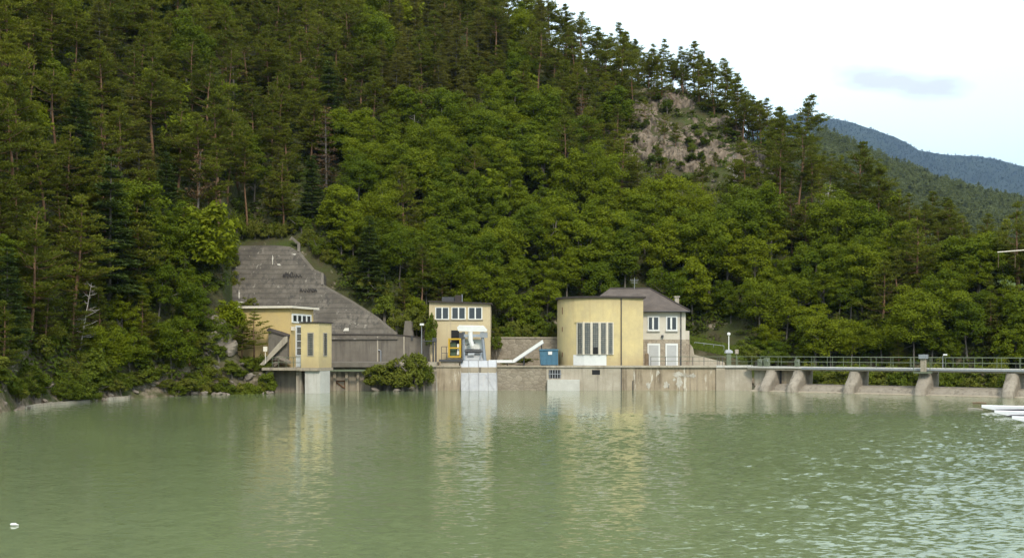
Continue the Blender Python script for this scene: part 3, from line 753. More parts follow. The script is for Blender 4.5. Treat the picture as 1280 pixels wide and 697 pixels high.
# ------------------------------------------------------------------ cliff and shore rocks
def cliff():
    us = np.linspace(752, 1000, 210); vs = np.linspace(85, 260, 160)
    X = np.zeros((160, 210)); Y = X.copy()
    ysam = np.arange(125, 240, .25)
    for j, u in enumerate(us):
        tz = terrain(xs(u, ysam), ysam); tv = VH - F * (tz - HC) / ysam
        for i, v in enumerate(vs):
            k = np.argmax(tv < v); Y[i, j] = ysam[k] if tv[k] < v else 238; X[i, j] = xs(u, Y[i, j])
    Z = terrain(X, Y)
    UU, VV = np.meshgrid(us, vs)
    rid = lambda a: 1 - 2 * np.abs(a)
    mask = np.zeros_like(X)
    for (cu, cv, ru, rv, a) in ((806, 166, 32, 44, 1), (838, 124, 38, 18, 1), (868, 190, 36, 34, 1), (908, 160, 34, 16, .9), (945, 206, 34, 16, .85), (768, 174, 12, 14, .6), (962, 236, 22, 9, .7)):
        mask = np.maximum(mask, a * np.clip(1.3 - ((UU - cu) / ru) ** 2 - ((VV - cv) / rv) ** 2, 0, 1))
    mask = mask + fbm(X / 3.5, Z / 3.5, 4) * 1.5
    crack = lambda sx, sz, o: np.abs(fbm(X / sx + o, Z / sz + o, 3))
    h = np.clip(mask, -.5, 1) * 1.15 - .12 - 1.3 * np.exp(-crack(3.4, 2.4, 3) * 34) - .6 * np.exp(-crack(1.5, 1.0, 7) * 26) + np.floor(fbm(X / 2.4, Z / 1.0, 3) * 8) * .24 + fbm(X / .7, Z / .6, 2) * .5
    n_, m_ = X.shape
    P = np.stack([X, Y - h * .75, Z + h * .65], -1).reshape(-1, 3)
    i = np.arange(n_ * m_).reshape(n_, m_); Q = np.stack([i[:-1, :-1], i[:-1, 1:], i[1:, 1:], i[1:, :-1]], -1).reshape(-1, 4)
    link('rock_face', np_mesh('rock_face', P, Q), M['rock'], kind='structure')
cliff()

def rockmesh(seed, fl=.7):
    g = np.random.default_rng(seed); b = MB(); b.ball((0, 0, 0), 1, 12, 8)
    V = np.array(b.v); d = nrm(V); f = np.zeros(len(V)) + 1
    for k in range(9):
        n = sph(1, g)[0]; c = g.uniform(.45, .8); dd = d @ n; f = np.minimum(f, np.where(dd > .05, c / np.maximum(dd, .05), 9))
    V = d * f[:, None] * np.array([1.15, .9, fl]); 
    me = bpy.data.meshes.new('boulder'); me.from_pydata([tuple(p) for p in V], [], b.f); me.validate(); me.materials.append(M['boulder']); return me
ROCKS = [rockmesh(i) for i in range(6)]
def boulder(x, y, z, s, label, group, name='boulder'):
    o = link(name, ROCKS[random.randrange(6)], None, label=label, category='rock', group=group)
    o.location = (x, y, z); o.scale = (s * random.uniform(.8, 1.4), s * random.uniform(.8, 1.2), s * random.uniform(.6, 1.1)) if s < 1 else (s * 1.05, s * .9, s * 1.35); o.rotation_euler = (random.gauss(0, .3), random.gauss(0, .3), random.random() * 6.28)
    return o
gr = np.random.default_rng(77)
spots = []
for k in range(140):
    u = gr.uniform(4, 340) if k < 130 else gr.uniform(-90, 0); y0 = min(float(np.interp(u, TU, TY0)), float(np.interp(u, [230, 300, 345], [102.5, 104.4, 105.6])) if u > 230 else 999); y = y0 + gr.uniform(-.6, 4.2); x = xs(u, y); spots.append((u, x, y))
spots.sort()
RC = {}
for i, (u, x, y) in enumerate(spots):
    z = float(terrain(x, y)); low = z < .7
    s = gr.uniform(.15, .42) * (1.1 if low else .95)
    reg = ('at the waterline ' if low else 'up on the bank ') + ('by the pale ledge' if u < 125 else 'below the pines' if u < 200 else 'between ledge and gatehouse' if u < 265 else 'in front of the gatehouse')
    k = RC[reg] = RC.get(reg, -1) + 1
    boulder(x, y, max(z, 0) + s * .12, s, f'{["flat", "squat", "blocky", "jagged", "rounded"][i % 5]} grey boulder {reg}, {ordinal(k)} from left', 'boulders along the wooded shore')
for i, (u, v, Y, s, lab) in enumerate([(268, 432, 109, 1.6, 'large grey rock outcrop under the conifers beside the gatehouse'), (288, 424, 110.5, 1.7, 'tall grey rock behind the young pine beside the gatehouse'), (285, 444, 108.5, 1.1, 'lower grey rock at the foot of the outcrop'), (302, 412, 112, 1.4, 'upper grey rock of the outcrop near the concrete slab'), (275, 412, 111.5, 1.3, 'weathered rock at the back of the outcrop'),
        (352, 451, 109.0, .85, 'dark heap of rock under the stair parapet'), (344, 455, 108.6, .5, 'small rock at the foot of the stair parapet'),
        (268, 470, 104, .8, 'broken slab of rock on the bank below the outcrop'), (310, 478, 106, .7, 'mossy rock on the bank under the balcony'),
        (470, 487, 111.6, .55, 'flat rock under the waterside bush'), (495, 488, 111.4, .5, 'pale rock at the waterline between the two bushes'), (515, 486, 111.7, .6, 'low rock beneath the yellowish bush')]):
    p = at(u, v, Y)
    if i < 5 or i in (7, 8): q = put('pine', 0, u, v, 1); p = np.array([q[0], q[1], q[2] + .1 * s])
    boulder(p[0], p[1], p[2], s, lab, 'rocks by the buildings')

# pale ledges on the shore
for (u0, u1, lab) in ((32, 118, 'long pale concrete ledge at the waterline of the wooded bank'), (132, 160, 'short pale ledge at the waterline beside the long one')):
    b = MB(); n = 7; L = []
    for i in range(n):
        u = u0 + (u1 - u0) * i / (n - 1); y = float(np.interp(u, TU, TY0)) - .7; L.append((xs(u, y), y))
    for i in range(n - 1):
        (a, c), (d, e) = L[i], L[i + 1]
        b.prism([(a, c, -.4), (d, e, -.4), (d, e,   .20 + .06 * random.random()), (a, c, .19)], (-.25, 1.3, .03))
    b.build('shore_ledge', M['conc_l'], label=lab, category='ledge')

# ------------------------------------------------------------------ shrubs
for c, t in KIT['bush']: t.materials.append(M['bark2'])
BUSHM = {}
def shrub(u, v, Y, w, h, label, m='shrub', cat='bush', name='shrub', group=None, z=None):
    p = at(u, v, Y); i = random.randrange(5); c, t = KIT['bush'][i]
    if (i, m) not in BUSHM:
        c2 = c.copy(); c2.materials.clear(); c2.materials.append(M[m]); BUSHM[(i, m)] = c2
    R, H = [(1.3, 1.7), (1.0, 1.6), (1.5, 1.5), (1.1, 2.1), (.9, 1.1)][i]
    r = thing(name, label, cat, (p[0], p[1], p[2] if z is None else z), group, random.random() * 6.28)
    r.scale = (w / (2 * R), w / (2 * R), h / H)
    link('stem', t, None, r); link('foliage', BUSHM[(i, m)], None, r)
    return r
px = lambda n, Y: n * Y / F
for (u, v, Y, w, h, m, lab) in [
        (470, 487, 112.0, 34, 32, 'yshrub', 'broad olive bush at the waterline below the retaining wall'), (487, 488, 112.4, 40, 38, 'yshrub', 'tall olive bush in front of the retaining wall'),
        (503, 488, 111.8, 30, 26, 'yshrub', 'low bush between the two tall waterside bushes'), (519, 487, 112.2, 34, 47, 'yshrub', 'tall yellowish bush beside the white concrete block'), (531, 486, 112.6, 24, 36, 'shrub', 'narrow grey-green bush touching the white concrete block')]:
    shrub(u, v, Y, px(w, Y), px(h, Y), lab, m, group='waterside bushes below the wall')
gs = np.random.default_rng(9); SH = []
for k in range(84):
    u = gs.uniform(-20, 335); y0 = min(float(np.interp(u, TU, TY0)), float(np.interp(u, [230, 300, 345], [102.5, 104.4, 105.6])) if u > 230 else 999); y = y0 + gs.uniform(.5, 5.0); SH.append((u, y))
for k in range(46):
    u = gs.uniform(-10, 335); y0 = min(float(np.interp(u, TU, TY0)), float(np.interp(u, [230, 300, 345], [102.5, 104.4, 105.6])) if u > 230 else 999); SH.append((u, y0 + gs.uniform(-.2, 1.6)))
SH += [(12, 80.5), (20, 81), (112, 91.5), (118, 92.5), (262, 106), (275, 106.5), (250, 105)]
SH.sort()
for i, (u, y) in enumerate(SH):
    x = xs(u, y); z = float(terrain(x, y)); big = (u, y) in [(12, 80.5), (112, 91.5), (262, 106), (275, 106.5)]
    w = gs.uniform(1.2, 2.4) * (1.35 if big else 1); h = w * gs.uniform(.55, .95)
    reg = 'beside the pale ledge' if u < 130 else 'on the boulder shore' if u < 250 else 'below the gatehouse'
    k = sum(1 for q in SH[:i] if (0 if q[0] < 130 else 1 if q[0] < 250 else 2) == (0 if u < 130 else 1 if u < 250 else 2))
    shrub(u, 0, y, w, h, f'{"large" if big else "small" if w < 1.6 else "rounded"} {"olive" if i % 3 == 0 else "green"} shrub on the bank {reg}, {ordinal(k)} from left', 'yshrub' if i % 3 == 0 else 'shrub', group='shrubs on the wooded bank', z=z - .1)
for i, u in enumerate(np.linspace(618, 694, 11)):
    w = gs.uniform(1.3, 2.2); shrub(u, 421, 122.6 + gs.uniform(-.4, 1), w, w * gs.uniform(.7, 1.25), f'{"yellow-green" if i % 2 else "green"} bush on top of the stone wall, {ordinal(i)} from left', 'yshrub' if i % 2 else 'shrub', group='bushes topping the stone wall', z=5.2)
for (u, v, Y, w, h, m, lab) in [(538, 440, 117.2, 1.4, 4.2, 'shrub', 'leafy bush climbing the corner of the flat-roofed yellow building'), (530, 420, 120.5, 2.2, 2.6, 'yshrub', 'olive bush behind the pale lamp post'), (497, 415, 122, 2.6, 2.4, 'yshrub', 'olive bush beside the end of the sloping slab'),
        (515, 412, 123, 2.4, 2.6, 'yshrub', 'olive bush above the retaining wall'), (480, 395, 123.5, 2.6, 2.2, 'shrub', 'green bush along the slab edge'), (395, 330, 129.5, 2.4, 2.0, 'yshrub', 'olive bush at the notch of the slab'),
        (620, 440, 120, 1.5, 1.8, 'shrub', 'green bush at the foot of the stone wall'), (655, 455, 119.5, 2.0, .7, 'yshrub', 'low weeds under the white chute'), (635, 456, 119, 1.6, .6, 'yshrub', 'low weeds beside the rake machine'),
        (312, 386, 116.8, 1.6, 1.2, 'yshrub', 'yellow-green creeper hanging over the gatehouse roof'), (868, 452, 121, 1.4, .8, 'shrub', 'green bush at the foot of the wedge wall'), (945, 453, 121, 2.4, 1.6, 'yshrub', 'olive bush behind the railing by the globe lamp'), (962, 452, 120, 2.2, 1.5, 'shrub', 'green bush behind the first bridge post'),
        (930, 449, 123, 2.6, 2.0, 'shrub', 'dark green bush behind the grey switch box')]:
    shrub(u, v, Y, w, h, lab, m)
CL = sorted([(gs.uniform(772, 965), gs.uniform(115, 235)) for k in range(100)])
CL = [c for c in CL if inpoly(c[0], c[1], CLIFF)][::2]
for i, (u, v) in enumerate(CL):
    q = put('pine', 0, u, v, 1); w = gs.uniform(.8, 2.0)
    shrub(u, 0, q[1] - .7, w, w * gs.uniform(.5, .9), f'{"olive" if i % 3 else "green"} shrub clinging to the rock face, {ordinal(i)} from left', 'shrub' if i % 3 == 0 else 'under', group='shrubs on the rock face', z=q[2] + .3)
for i, (u, v) in enumerate([(288, 330), (290, 350), (286, 312), (292, 372), (376, 300), (386, 318), (398, 332), (410, 345), (418, 352), (428, 362), (440, 366), (452, 378), (463, 386), (475, 390), (486, 400), (415, 335), (435, 350), (352, 304), (344, 302), (336, 305), (327, 303), (319, 305), (311, 303), (303, 305), (296, 303), (359, 303)]):
    q = put('pine', 0, u, v, 1); w = gs.uniform(1.5, 2.6)
    shrub(u, 0, q[1] + .8, w, w * gs.uniform(.6, 1.0), f'{"olive" if i % 2 else "green"} bush along the upper edge of the sloping slab, {ordinal(i)} of the row', 'yshrub' if i % 2 else 'shrub', group='bushes along the slab edge', z=float(terrain(xs(u, q[1] + .8), q[1] + .8)) - .1)
# downstream bank thicket seen under the bridge
for i in range(26):
    u = 985 + i * 13 + gs.uniform(-4, 4); yb = 114 - (u - 940) * 16 / 340; Y = yb + gs.uniform(8.5, 12); w = gs.uniform(2.2, 3.4)
    shrub(u, 0, Y, w, gs.uniform(2.0, 3.2), f'{"dark" if i % 2 else "bright"} green thicket bush seen under the bridge, {ordinal(i)} from left', 'shrub' if i % 2 else 'yshrub', group='bushes behind the weir', z=-.4)
# small fir in front of the gatehouse
q = put('pine', 9, 317, 440, .55, 108.4); q[2] = zs(442, 108.4)
fir = add_tree(q, 'small bushy young pine in front of the gatehouse wall', None); fir.scale = (.55, .55, .44)
q = put('pine', 6, 303, 440, .36, 108.0); q[2] = zs(444, 108.0)
fir = add_tree(q, 'lower young pine beside the bushy one by the gatehouse', None); fir.scale = (.5, .5, .36)

# ------------------------------------------------------------------ the quay and its walls
QY = 114.0
def X_(u, Y=QY): return xs(u, Y)
qw = thing('quay_wall', 'long stained concrete and stone quay wall standing in the water below the buildings', 'wall', (X_(740), QY, 0))
def wallpart(name, u0, u1, v0, v1, m, yoff=0., depth=1.2, z0=-1.5, **k):
    b = MB().box(X_(u0), X_(u1), QY + yoff, QY + yoff + depth, z0 if v1 is None else zs(v1, QY), zs(v0, QY)); return b.build(name, m, qw, **k)
wallpart('wall_section', 545, 576, 458.5, None, M['quay'], .02)
wallpart('wall_section', 576, 621.5, 458.7, None, M['conc'], .3)
wallpart('rubble_section', 621.5, 683, 458.5, None, M['stone'], .06, label='rough rubble stone section')
wallpart('wall_section', 683, 776.2, 459.2, None, M['conc_l'], -.02)
wallpart('wall_section', 776.8, 804, 459.2, None, M['quay'], .03)
wallpart('wall_section', 804, 895, 459.0, None, M['quay'], .10)
wallpart('buttress', 895, 906, 459.0, None, M['conc'], -.12, 1.5)
wallpart('wall_section', 906, 940, 459.0, None, M['conc_l'], .02)
wallpart('lower_block', 684, 724, 474.0, None, M['conc_w'], -.75, .72, label='pale block stepping out at the waterline')
wallpart('coping', 545, 576, 456.6, 458.5, M['conc'], -.12, .9)
wallpart('coping', 621.5, 683, 456.8, 458.5, M['conc'], -.10, .9)
wallpart('coping', 683, 895, 456.6, 459.0, M['conc_l'], -.16, .9)
wallpart('coping', 895, 941, 456.4, 459.0, M['conc_w'], -.22, 1.2)
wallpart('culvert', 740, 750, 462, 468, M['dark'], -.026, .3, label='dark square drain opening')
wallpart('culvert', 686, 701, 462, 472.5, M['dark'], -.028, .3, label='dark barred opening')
gb = MB()
for k in range(5): gb.box(X_(687 + k * 3.2), X_(687 + k * 3.2) + .07, QY - .07, QY - .03, zs(472.5, QY), zs(461.5, QY))
gb.box(X_(685), X_(702), QY - .08, QY - .04, zs(467.4, QY), zs(466.6, QY)).build('grille', M['steel'], qw)
MB().tube([(X_(776.5), QY - .04, -.5), (X_(776.5), QY - .04, 2.4)], .05).build('pipe', M['dsteel'], qw)
MB().tube([(X_(791), QY - .06, -.5), (X_(791), QY - .06, 1.0)], .045).build('gauge_rod', M['dsteel'], qw)
# lime blooms, as thin irregular skins
def bloom(uc, v0, v1, w, seed):
    g = np.random.default_rng(seed); n = 30; P = []
    for k in range(n):
        a = 2 * math.pi * k / n; rx = w * .5 * g.uniform(.35, 1.2); rz = (v1 - v0) * .5 * g.uniform(.4, 1.25)
        P.append((X_(uc + rx * math.cos(a)), QY + .1 - .004, zs((v0 + v1) / 2 - rz * math.sin(a), QY)))
    MB().prism(P, (0, -.006, 0)).build('lime_bloom', M['lime'], qw)
for i, (uc, v0, v1, w) in enumerate([(811, 476, 486, 7), (823, 462, 468, 4), (833, 476, 486, 9), (848, 464, 471, 17), (849, 470, 486, 8), (866, 466, 472, 8), (843, 472, 476, 5)]): bloom(uc, v0, v1, w, i)
# white scrawl beside the blooms
def scrawl(fn, m, par, r, seed, n, name):
    g = np.random.default_rng(seed); b = MB(); x = 0.0
    for k in range(n):
        w = g.uniform(.5, .9); kind = int(g.integers(4)); h = 1.0 if g.random() > .3 else 1.5
        T = np.linspace(0, 1, 9)
        if kind == 0: q = [(x + w * t, abs(math.sin(t * 6.28)) * h) for t in T]
        elif kind == 1: q = [(x + w * .5 + w * .42 * math.cos(t * 6.0 + .5), h * .5 + h * .5 * math.sin(t * 6.0 + .5)) for t in T]
        elif kind == 2: q = [(x + w * .2, h * (1 - t)) for t in T] + [(x + w * t, h * .6 * math.sin(t * 3.1)) for t in T]
        else: q = [(x + w * t, h * (t if t < .5 else 1 - t) * 1.6) for t in T]
        b.tube([fn(*p) for p in q], r, 4); x += w * 1.12
    return b.build(name, m, par)
scrawl(lambda a, c: (X_(852 + a * 3.1), QY + .09, zs(471 - c * 3.4, QY)), M['lime'], qw, .035, 5, 7, 'graffiti')
# terrace behind the quay
MB().box(X_(545), X_(941), QY + 1.2, 128, -1.4, 2.47).build('terrace_pavement', M['pave'], kind='structure')
# white block at the end of the quay
cb = MB(); cb.prism([(X_(526), QY - .3, -1), (X_(547), QY - .3, -1), (X_(546), QY - .3, zs(470, QY)), (X_(538), QY - .3, zs(464, QY)), (X_(531), QY - .3, zs(470, QY))], (0, 2.2, 0))
cb.build('concrete_block', M['conc_w'], bevel=.06, label='sloping whitish concrete block at the waterline beside the bushes', category='block')

# left lower wall with gate recess, ledge and green beam
lw = thing('retaining_wall', 'long grey retaining wall above the intake gate, below the sloping slab', 'wall', (X_(470, 119), 119, 2.5))
Yl = 119.0
MB().prism([(xs(405, Yl), Yl, 2.4), (xs(541, Yl), Yl, 2.4), (xs(541, Yl), Yl, zs(424, Yl)), (xs(533, Yl), Yl, zs(422, Yl)), (xs(497, Yl), Yl, zs(418, Yl)), (xs(405, Yl), Yl, zs(417.5, Yl))], (0, 1.5, 0)).build('wall_face', M['slab2'], lw)
MB().prism([(xs(405, Yl), Yl - .08, zs(418.4, Yl)), (xs(497, Yl), Yl - .08, zs(418.9, Yl)), (xs(534, Yl), Yl - .08, zs(422.9, Yl)), (xs(534, Yl), Yl - .08, zs(421.6, Yl)), (xs(497, Yl), Yl - .08, zs(417.6, Yl)), (xs(405, Yl), Yl - .08, zs(417.0, Yl))], (0, 1.6, 0)).build('coping', M['felt'], lw)
for u in (472, 505): MB().box(xs(u, Yl) - .06, xs(u, Yl) + .06, Yl - .03, Yl - .004, 2.6, zs(420, Yl)).build('joint', M['conc_l'], lw)
MB().box(xs(515, Yl) - .1, xs(515, Yl) + .1, Yl - .12, Yl - .004, zs(425, Yl), zs(419, Yl)).build('bracket', M['dsteel'], lw)
MB().tube([(xs(476, Yl), Yl - .1, 2.5), (xs(476, Yl), Yl - .1, zs(438, Yl)), (xs(473, Yl), Yl - .1, zs(437, Yl))], .07).build('pipe', M['steel'], lw)
iw = thing('intake_wall', 'dark streaked intake wall with a ledge and green beam over the water', 'wall', (X_(440), 113.4, 0))
MB().box(X_(386), X_(546), 113.5, 115.0, -1.5, zs(464, 113.5)).build('gate_face', M['gatewall'], iw)
MB().box(X_(400), X_(546), 113.9, 119.0, zs(463.8, 113.5), 2.45).build('recess', M['conc'], iw)
MB().box(X_(407), X_(500), 112.2, 119.0, 2.46, zs(452.5, 113)).build('ledge', M['slab2'], iw)
MB().box(X_(500), X_(546), 113.6, 119.0, 2.46, zs(452.5, 113)).build('ledge', M['conc_l'], iw)
MB().box(xs(407, 112), xs(462, 112), 111.9, 112.15, zs(464, 112), zs(461.5, 112)).build('beam', M['green'], iw)
fb = MB(); fb.tube([(X_(419), 113.42, zs(475.5, QY)), (X_(432), 113.42, zs(475.5, QY)), (X_(432), 113.42, zs(485, QY))], .06); fb.tube([(X_(420), 113.4, zs(476, QY)), (X_(431), 113.4, zs(484, QY))], .05)
fb.build('bracket_frame', M['rust'], iw)
for u in (418, 433, 447): MB().box(X_(u), X_(u) + .28, 113.2, 113.49, -1.2, zs(465, QY)).build('pilaster', M['conc'], iw)

# sloping concrete slab
sl = thing('concrete_slab', 'huge dark sloping concrete slab with graffiti on the hillside behind the gatehouse', 'slab', (xs(380, 119), 119.3, 6))
def sp_(u, v, o=0.0):
    k = (VH - v) / F; Y = (119.3 + .72 * (HC - 6)) / (1 - .72 * k)
    return np.array([xs(u, Y), Y, zs(v, Y)]) + o * np.array([0, -.81, .58])
SP = [(276, 425), (288, 330), (300, 307), (345, 306.5), (362, 308), (375, 315), (393, 337), (404.6, 342), (404.6, 356), (441, 376.5), (473, 397), (497, 416.5), (497, 424)]
MB().prism([sp_(u, v) for u, v in SP], (0, 9, -1)).build('slab_face', M['slab'], sl)
cp = MB(); edge = [(365, 296), (375, 304.5), (375, 315), (393, 337), (404.6, 342), (404.6, 356), (441, 376.5), (473, 397), (497, 417)]
for (a, c), (d, e) in zip(edge[:-1], edge[1:]):
    p, q = sp_(a, c, .12), sp_(d, e, .12); n = np.array([q[2] - p[2], 0, p[0] - q[0]]); n = n / np.linalg.norm(n) * .3
    if n[0] > 0: n = -n
    cp.prism([p, q, q + n, p + n], (0, .5, -.05))
cp.build('edge_coping', M['slab2'], sl)
scrawl(lambda a, c: sp_(354 + a * 4.2, 347.0 - c * 4.4, .06), M['graffiti'], sl, .05, 3, 7, 'graffiti')
scrawl(lambda a, c: sp_(375 + a * 4.2, 365 - c * 3.8, .06), M['graffiti'], sl, .045, 8, 7, 'graffiti')
wp = MB(); wp.prism([sp_(429, 414, .05), (sp_(436, 414, .05)), sp_(436, 410, .05), sp_(431, 410.5, .05)], (0, -.03, .02)); wp.build('white_patch', M['lime'], sl)
def patch(uc, vc, ru, rv, seed):
    g = np.random.default_rng(seed); P = [sp_(uc + ru * g.uniform(.35, 1.2) * math.cos(k * .524), vc + rv * g.uniform(.35, 1.2) * math.sin(k * .524), .03) for k in range(12)]
    MB().prism(P, (0, -.012, .008)).build('lime_bloom', M['lime'], sl)
for i, q in enumerate(((341, 324, .8, 7), (368, 318, 3, 1.2), (299, 369, 1.2, 6), (349, 331, 3, 1.6), (300, 378, 5, 1.2))): patch(*q, i)
# concrete stub above the wall
MB().prism([(xs(503, 120.6), 120.6, 5.2), (xs(518, 120.6), 120.6, 5.2), (xs(514, 120.6), 120.6, zs(401, 120.6)), (xs(506, 120.6), 120.6, zs(401, 120.6))], (0, 1.4, 0)).build('concrete_stub', M['slab2'], bevel=.05, label='tapered concrete stub on top of the retaining wall', category='block')

# stone wall behind the chute
sw = thing('stone_wall', 'rough stone wall behind the white chute and blue container', 'wall', (xs(655, 121), 121, 2.5))
MB().box(xs(610, 121), xs(720, 121), 121, 122.2, 2.3, zs(422.5, 121)).build('wall_face', M['stone'], sw)
MB().box(xs(610, 121), xs(720, 121), 120.9, 122.3, zs(422.5, 121), zs(421, 121)).build('coping', M['conc'], sw)

# ------------------------------------------------------------------ gatehouse (left yellow building)
ga = np.array([.26, .965]); ga = ga / np.linalg.norm(ga); gbv = np.array([-.965, .26]); gbv = gbv / np.linalg.norm(gbv)
C0 = np.array([xs(363, 110), 110.0])          # near corner of the main block
gh = thing('gatehouse', 'ochre yellow gatehouse with thin pale flat roof beside the wooded bank', 'building', (C0[0], C0[1], 2.5))
FR = (C0, ga, gbv)
MB().obox(FR, 0, 5.3, 0, 8.4, -1.0, 8.45).build('wall', M['yellow2'], gh)
MB().obox(FR, -.45, 5.9, -.4, 8.6, 8.46, 8.68).build('roof', M['whiteedge'], gh)
MB().obox(FR, -.35, 5.7, -.3, 8.5, 8.68, 8.76).build('roof_felt', M['felt'], gh)
# frame whose first axis runs along the right face, second axis outward
FO = (C0, ga, -gbv)
fr4 = MB().obox(FO, .25, 4.7, .003, .08, 6.98, 7.92).build('window', M['offwhite'], gh)
for k in range(4): MB().obox(FO, .5 + k * 1.07, 1.2 + k * 1.07, .06, .095, 7.15, 7.75).build('pane', M['glass'], fr4)
tw = MB().obox(FO, 1.1, 3.0, .003, .08, 3.6, 6.75).build('window', M['white'], gh)
MB().obox(FO, 1.35, 2.8, .06, .10, 3.75, 6.55).build('pane', M['glassb'], tw)
tb = MB()
for z in (4.4, 5.1, 5.85): tb.obox(FO, 1.3, 2.85, .09, .13, z, z + .08)
tb.build('glazing_bar', M['white'], tw)
MB().obox(FO, 1.2, 2.9, .004, .07, 2.5, 3.55).build('door', M['offwhite'], gh)
MB().obox(FO, .1, .4, .01, .3, 6.2, 6.6).build('wall_lamp', M['whiteedge'], gh)
# turret
T0 = np.array([xs(398.5, 106), 106.0]); FT = (T0, ga, gbv)
tu = thing('turret', 'small yellow gate turret with two slit windows on a white pier over water', 'tower', (T0[0], T0[1], 2.5))
MB().obox(FT, 0, 2.95, 0, 1.9, 2.5, 6.86).build('wall', M['yellow'], tu)
MB().obox(FT, -.12, 3.1, -.12, 2.05, 6.865, 6.98).build('roof', M['felt'], tu)
TL = (T0, gbv, -ga); TR = (T0, ga, -gbv)
for fr_, s0, s1 in ((TL, .62, 1.12), (TR, 1.05, 1.75)):
    w = MB().obox(fr_, s0 - .1, s1 + .1, .002, .05, 3.62, 5.95).build('window', M['conc_l'], tu)
    MB().obox(fr_, s0, s1, .04, .07, 3.72, 5.85).build('pane', M['glassb'], w)
MB().obox(FT, -.14, 3.1, -.1, 2.0, 2.2, 2.49).build('floor_slab', M['conc'], tu)
MB().obox(FT, .15, 2.4, -.08, 1.55, -1.5, 2.18).build('pier', M['conc_w'], tu)
# balcony deck
bd = thing('balcony', 'concrete balcony with thin railing on columns in front of the gatehouse', 'balcony', (xs(362, 107), 107, 2.4))
MB().obox(FT, .3, 4.6, 2.06, 6.3, 2.22, 2.48).build('deck', M['conc'], bd)
for b_ in (2.3, 5.6): MB().obox(FT, .9, 1.5, b_, b_ + .55, -1.0, 2.2).build('column', M['conc_l'], bd)
MB().obox(FT, 2.4, 3.2, 2.1, 6.3, -1.2, 2.2).build('back_wall', M['gatewall'], bd)
rl = MB()
fo = lambda a, b_, z: (T0[0] + ga[0] * a + gbv[0] * b_, T0[1] + ga[1] * a + gbv[1] * b_, z)
for z in (3.0, 3.5): rl.tube([fo(.4, 2.1, z), fo(.4, 5.2, z)], .03)
for b_ in (2.1, 2.9, 3.7, 4.5, 5.2): rl.tube([fo(.4, b_, 2.48), fo(.4, b_, 3.5)], .03)
rl.build('railing', M['green'], bd)
# stair parapet
sp2 = thing('stair_parapet', 'pale sloping stair parapet with dark coping in front of the gatehouse', 'wall', (xs(345, 108.6), 108.6, 2.5))
Yp = 108.6
MB().prism([(xs(324, Yp), Yp, zs(456, Yp)), (xs(330, Yp), Yp, zs(456, Yp)), (xs(359, Yp), Yp, zs(427, Yp)), (xs(359, Yp), Yp, zs(420, Yp)), (xs(355, Yp), Yp, zs(421, Yp))], (0, .35, 0)).build('parapet', M['conc_l'], sp2)
MB().prism([(xs(332, Yp), Yp + .4, zs(413.5, Yp)), (xs(359, Yp), Yp + .4, zs(421.5, Yp)), (xs(359, Yp), Yp + .4, zs(419.5, Yp)), (xs(332, Yp), Yp + .4, zs(411.5, Yp))], (0, 1.2, .2)).build('coping', M['felt'], sp2)
MB().prism([(xs(334, Yp), Yp + .5, zs(450, Yp)), (xs(358, Yp), Yp + .5, zs(450, Yp)), (xs(358, Yp), Yp + .5, zs(421.5, Yp)), (xs(334, Yp), Yp + .5, zs(414, Yp))], (0, .9, 0)).build('side_wall', M['slab2'], sp2)
nb = MB(); p = at(331.5, 439, 107.6); nb.box(p[0] - .2, p[0] + .2, 107.6, 107.7, p[2], p[2] + .48); nb.box(p[0] - .03, p[0] + .03, 107.66, 107.72, p[2] - 1.2, p[2])
nb.build('notice_board', M['whiteedge'], label='small cream notice board on a post beside the young pine', category='sign')

# ------------------------------------------------------------------ middle yellow building
Ym = 118.4
mb = thing('flat_roofed_building', 'cream yellow two-storey building with three wide windows and dark flat roof', 'building', (xs(575, Ym), Ym, 2.5))
x0, x1 = xs(536.5, Ym), xs(613, Ym)
MB().prism([(x0, Ym, 2.4), (x1, Ym, 2.4), (x1, Ym, zs(380.2, Ym)), (x0, Ym, zs(377.2, Ym))], (0, 6, 0)).build('wall', M['cream'], mb)
MB().prism([(x0 - .1, Ym - .35, zs(377.1, Ym)), (x1 + .2, Ym - .35, zs(380.1, Ym)), (x1 + .2, Ym - .35, zs(378.6, Ym)), (x0 - .1, Ym - .35, zs(375.6, Ym))], (0, 6.7, 0)).build('roof', M['felt'], mb)
for (u0, u1) in ((545, 560.4), (565.2, 581.2), (586.2, 602)):
    a, b_ = xs(u0, Ym), xs(u1, Ym); zt, zb = zs(384.5, Ym), zs(398, Ym)
    w = MB().box(a - .08, b_ + .08, Ym - .05, Ym - .003, zb - .08, zt + .06).build('window', M['offwhite'], mb)
    m_ = (a + b_) / 2
    MB().box(a + .02, m_ - .07, Ym - .065, Ym - .045, zb, zt).build('pane', M['glass'], w); MB().box(m_ + .07, b_ - .02, Ym - .065, Ym - .045, zb, zt).build('pane', M['glass'], w)
    MB().box(a - .15, b_ + .15, Ym - .14, Ym - .003, zb - .17, zb - .085).build('sill', M['conc_l'], w)
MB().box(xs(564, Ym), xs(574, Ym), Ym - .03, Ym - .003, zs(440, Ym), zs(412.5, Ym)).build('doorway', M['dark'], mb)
MB().box(xs(569, 121), xs(578, 121), 120.5, 121.6, zs(380, 121), zs(369, 121)).build('chimney', M['felt'], mb)
MB().box(xs(553, 122), xs(569, 122), 121, 122.4, zs(380, 122), zs(371.5, 122)).build('roof_hatch', M['dsteel'], mb)
MB().tube([(xs(578, 121), 120.4, zs(378, 121)), (xs(578, 121), 120.4, zs(368, 121))], .05).build('vent_pipe', M['steel'], mb)

